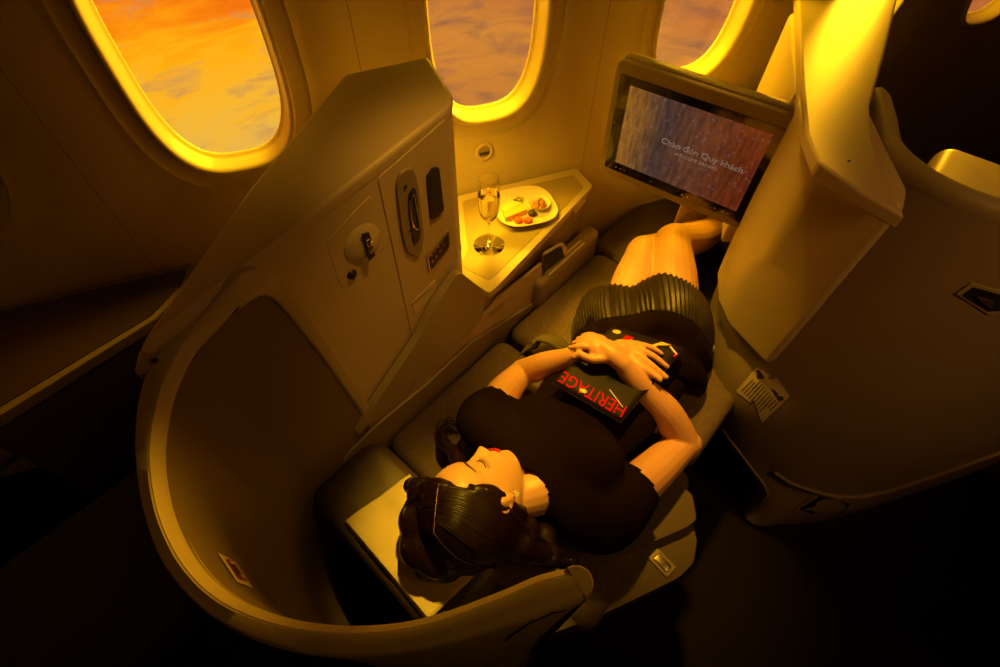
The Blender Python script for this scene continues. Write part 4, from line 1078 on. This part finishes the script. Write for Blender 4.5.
# ------------------------------------------------------------------ stickers inside our shell
bvl = bvh_of(lin)
st = thing('no_smoking_sticker', 'small pale sticker with a red ring symbol inside the head shell', 'sticker', hit(bvl, 236, 571) or (0, 0, 1))
decal(bvl, [(216, 553), (234, 562), (252, 589), (236, 583)], 'sticker_base', paper, st, .0015)
decal(bvl, [(224, 560), (232, 562), (246, 583), (237, 580)], 'ring_mark', redink, st, .003, n=4)
decal(bvl, [(226.5, 563), (231.5, 564.5), (243, 581), (237.5, 578.5)], 'ring_centre', paper, st, .004, n=4)
decal(bvl, [(228.5, 566), (231.5, 567), (240, 579), (236, 577)], 'pictogram', ink, st, .005, n=4)

# ------------------------------------------------------------------ world: sunset cloud deck on the window side only
wd = bpy.data.worlds.new('sunset'); bpy.context.scene.world = wd; wd.use_nodes = True; nt = wd.node_tree
bg = nt.nodes['Background']; tc = nt.nodes.new('ShaderNodeTexCoord')
def dot(vec):
    d = nt.nodes.new('ShaderNodeVectorMath'); d.operation = 'DOT_PRODUCT'; d.inputs[1].default_value = vec; nt.links.new(tc.outputs['Generated'], d.inputs[0]); return d.outputs['Value']
def mth(op, a, b=None, clamp=False):
    m = nt.nodes.new('ShaderNodeMath'); m.operation = op; m.use_clamp = clamp
    for i, q in enumerate((a, b)):
        if q is None: continue
        if isinstance(q, (int, float)): m.inputs[i].default_value = q
        else: nt.links.new(q, m.inputs[i])
    return m.outputs[0]
def ramp(fac, stops):
    r = nt.nodes.new('ShaderNodeValToRGB'); nt.links.new(fac, r.inputs[0]); c = r.color_ramp
    c.elements[0].position, c.elements[0].color = stops[0][0], (*stops[0][1], 1); c.elements[1].position, c.elements[1].color = stops[-1][0], (*stops[-1][1], 1)
    for p, q in stops[1:-1]: e = c.elements.new(p); e.color = (*q, 1)
    return r.outputs[0]
def mixc(f, a, b, mode='MIX'):
    m = nt.nodes.new('ShaderNodeMix'); m.data_type = 'RGBA'; m.blend_type = mode
    for k, q in ((0, f), (6, a), (7, b)):
        if isinstance(q, (int, float)): m.inputs[k].default_value = q
        elif isinstance(q, tuple): m.inputs[k].default_value = (*q, 1)
        else: nt.links.new(q, m.inputs[k])
    return m.outputs[2]
al, out_, up_ = dot(FD), dot(ND), dot((0, 0, 1))
cmb = nt.nodes.new('ShaderNodeCombineXYZ'); nt.links.new(mth('MULTIPLY', al, 6), cmb.inputs[0]); nt.links.new(mth('ADD', mth('MULTIPLY', up_, 22), mth('MULTIPLY', al, -2.2)), cmb.inputs[1]); nt.links.new(out_, cmb.inputs[2])
def nz(scale, det, off):
    a = nt.nodes.new('ShaderNodeVectorMath'); a.operation = 'ADD'; a.inputs[1].default_value = off; nt.links.new(cmb.outputs[0], a.inputs[0])
    n = nt.nodes.new('ShaderNodeTexNoise'); n.inputs['Scale'].default_value = scale; n.inputs['Detail'].default_value = det; n.inputs['Roughness'].default_value = .6; n.inputs['Distortion'].default_value = .4
    nt.links.new(a.outputs[0], n.inputs['Vector']); return n.outputs['Fac']
n1, n2 = nz(.9, 5, (0, 0, 0)), nz(1.8, 8, (5, 3, 1))
e_ = mth('ADD', mth('MULTIPLY', up_, -1), mth('MULTIPLY', mth('SUBTRACT', n1, .5), .24))
left = ramp(e_, [(.22, (.72, .055, .005)), (.30, (.92, .22, .004)), (.36, (.98, .42, .006)), (.43, (.90, .46, .03)), (.50, (.78, .45, .07))])
right = ramp(e_, [(.26, (.46, .13, .035)), (.36, (.62, .23, .035)), (.44, (.60, .22, .03)), (.52, (.52, .19, .04))])
left = mixc(mth('MULTIPLY', mth('SUBTRACT', n2, .53), 4.5, True), left, (.50, .26, .10))
right = mixc(mth('MULTIPLY', mth('SUBTRACT', n2, .47), 3.5, True), right, (.24, .095, .06))
s_ = mth('MULTIPLY', mth('SUBTRACT', al, .02), 6.0, True)
col = mixc(s_, left, right)
side_ = mth('MULTIPLY', out_, 3.0, True)
col = mixc(side_, (0.0, 0.0, 0.0), col)
nt.links.new(col, bg.inputs[0]); bg.inputs[1].default_value = 1.15

# ------------------------------------------------------------------ lamps
GOLD = (1, .49, .012); AMB = (1, .43, .03)
def area(name, loc, tgt, w, h, power, col=GOLD, spread=PI):
    l = bpy.data.lights.new(name, 'AREA'); l.shape = 'RECTANGLE'; l.size = w; l.size_y = h; l.energy = power; l.color = col; l.spread = spread
    o = bpy.data.objects.new(name, l); C.objects.link(o); o.location = loc
    o.rotation_euler = (V3(tgt) - V3(loc)).to_track_quat('-Z', 'Y').to_euler(); return o
def spot(name, loc, tgt, power, ang, blend=.5, r=.03, col=GOLD):
    l = bpy.data.lights.new(name, 'SPOT'); l.energy = power; l.spot_size = math.radians(ang); l.spot_blend = blend; l.shadow_soft_size = r; l.color = col
    o = bpy.data.objects.new(name, l); C.objects.link(o); o.location = loc
    o.rotation_euler = (V3(tgt) - V3(loc)).to_track_quat('-Z', 'Y').to_euler(); return o
for s, pw in ((-.1775, 5), (.4535, 24), (1.0845, 32), (1.7155, 5)):
    area('sky_glow', W(s, WD + .36, 1.66), W(s, WD - .0, 1.08), .5, .35, pw, (1, .53, .006))
spot('face_key_spot', V3((.75, .62, 2.08)), HC + V3((-.01, .03, 0)), 135, 20, .9, .04, (1, .53, .025))  # added unseen spot that brightens the face, not a cabin fitting
spot('body_key_spot', V3((1.0, .60, 2.08)), (.76, .20, .64), 165, 34, .9, .05, (1, .47, .025))  # second added spot, for the arms, magazine and legs
spot('panel_fill', V3((.62, .22, 2.08)), (.42, .57, .95), 22, 26, 1, .06, (1, .45, .04))  # spot added to lift the side panel; no fitting stands there
spot('console_light', V3((.60, .76, 1.12)), P(484, 240, .71), 13, 100, .9, .02, GOLD)
spot('mood_light', W(1.70, .80, 2.08), W(1.62, .62, 1.1), 8, 66, .9, .06, GOLD)
spot('front_shell_fill', V3((.75, -1.0, 2.08)), V3((1.15, -.25, .75)), 15, 60, 1, .10, (1, .42, .07))  # unseen fill added to lift the dark front seat shell
area('aisle_fill', V3((.5, -.9, 2.05)), V3((.4, .2, .8)), .8, .3, .5, (1, .42, .05), 1.4)  # weak fill added from the aisle side, without a real source
sl = bpy.data.lights.new('low_sun', 'SUN'); sl.energy = 5.0; sl.angle = math.radians(9); sl.color = (1, .46, .01)
so = bpy.data.objects.new('low_sun', sl); C.objects.link(so); so.location = (3, 2, 2)
so.rotation_euler = V3((-.98, -.16, -.11)).to_track_quat('-Z', 'Y').to_euler()

vs_ = bpy.context.scene.view_settings
vs_.view_transform = 'Standard'; vs_.look = 'None'; vs_.gamma = 1; vs_.exposure = 0; vs_.use_curve_mapping = False
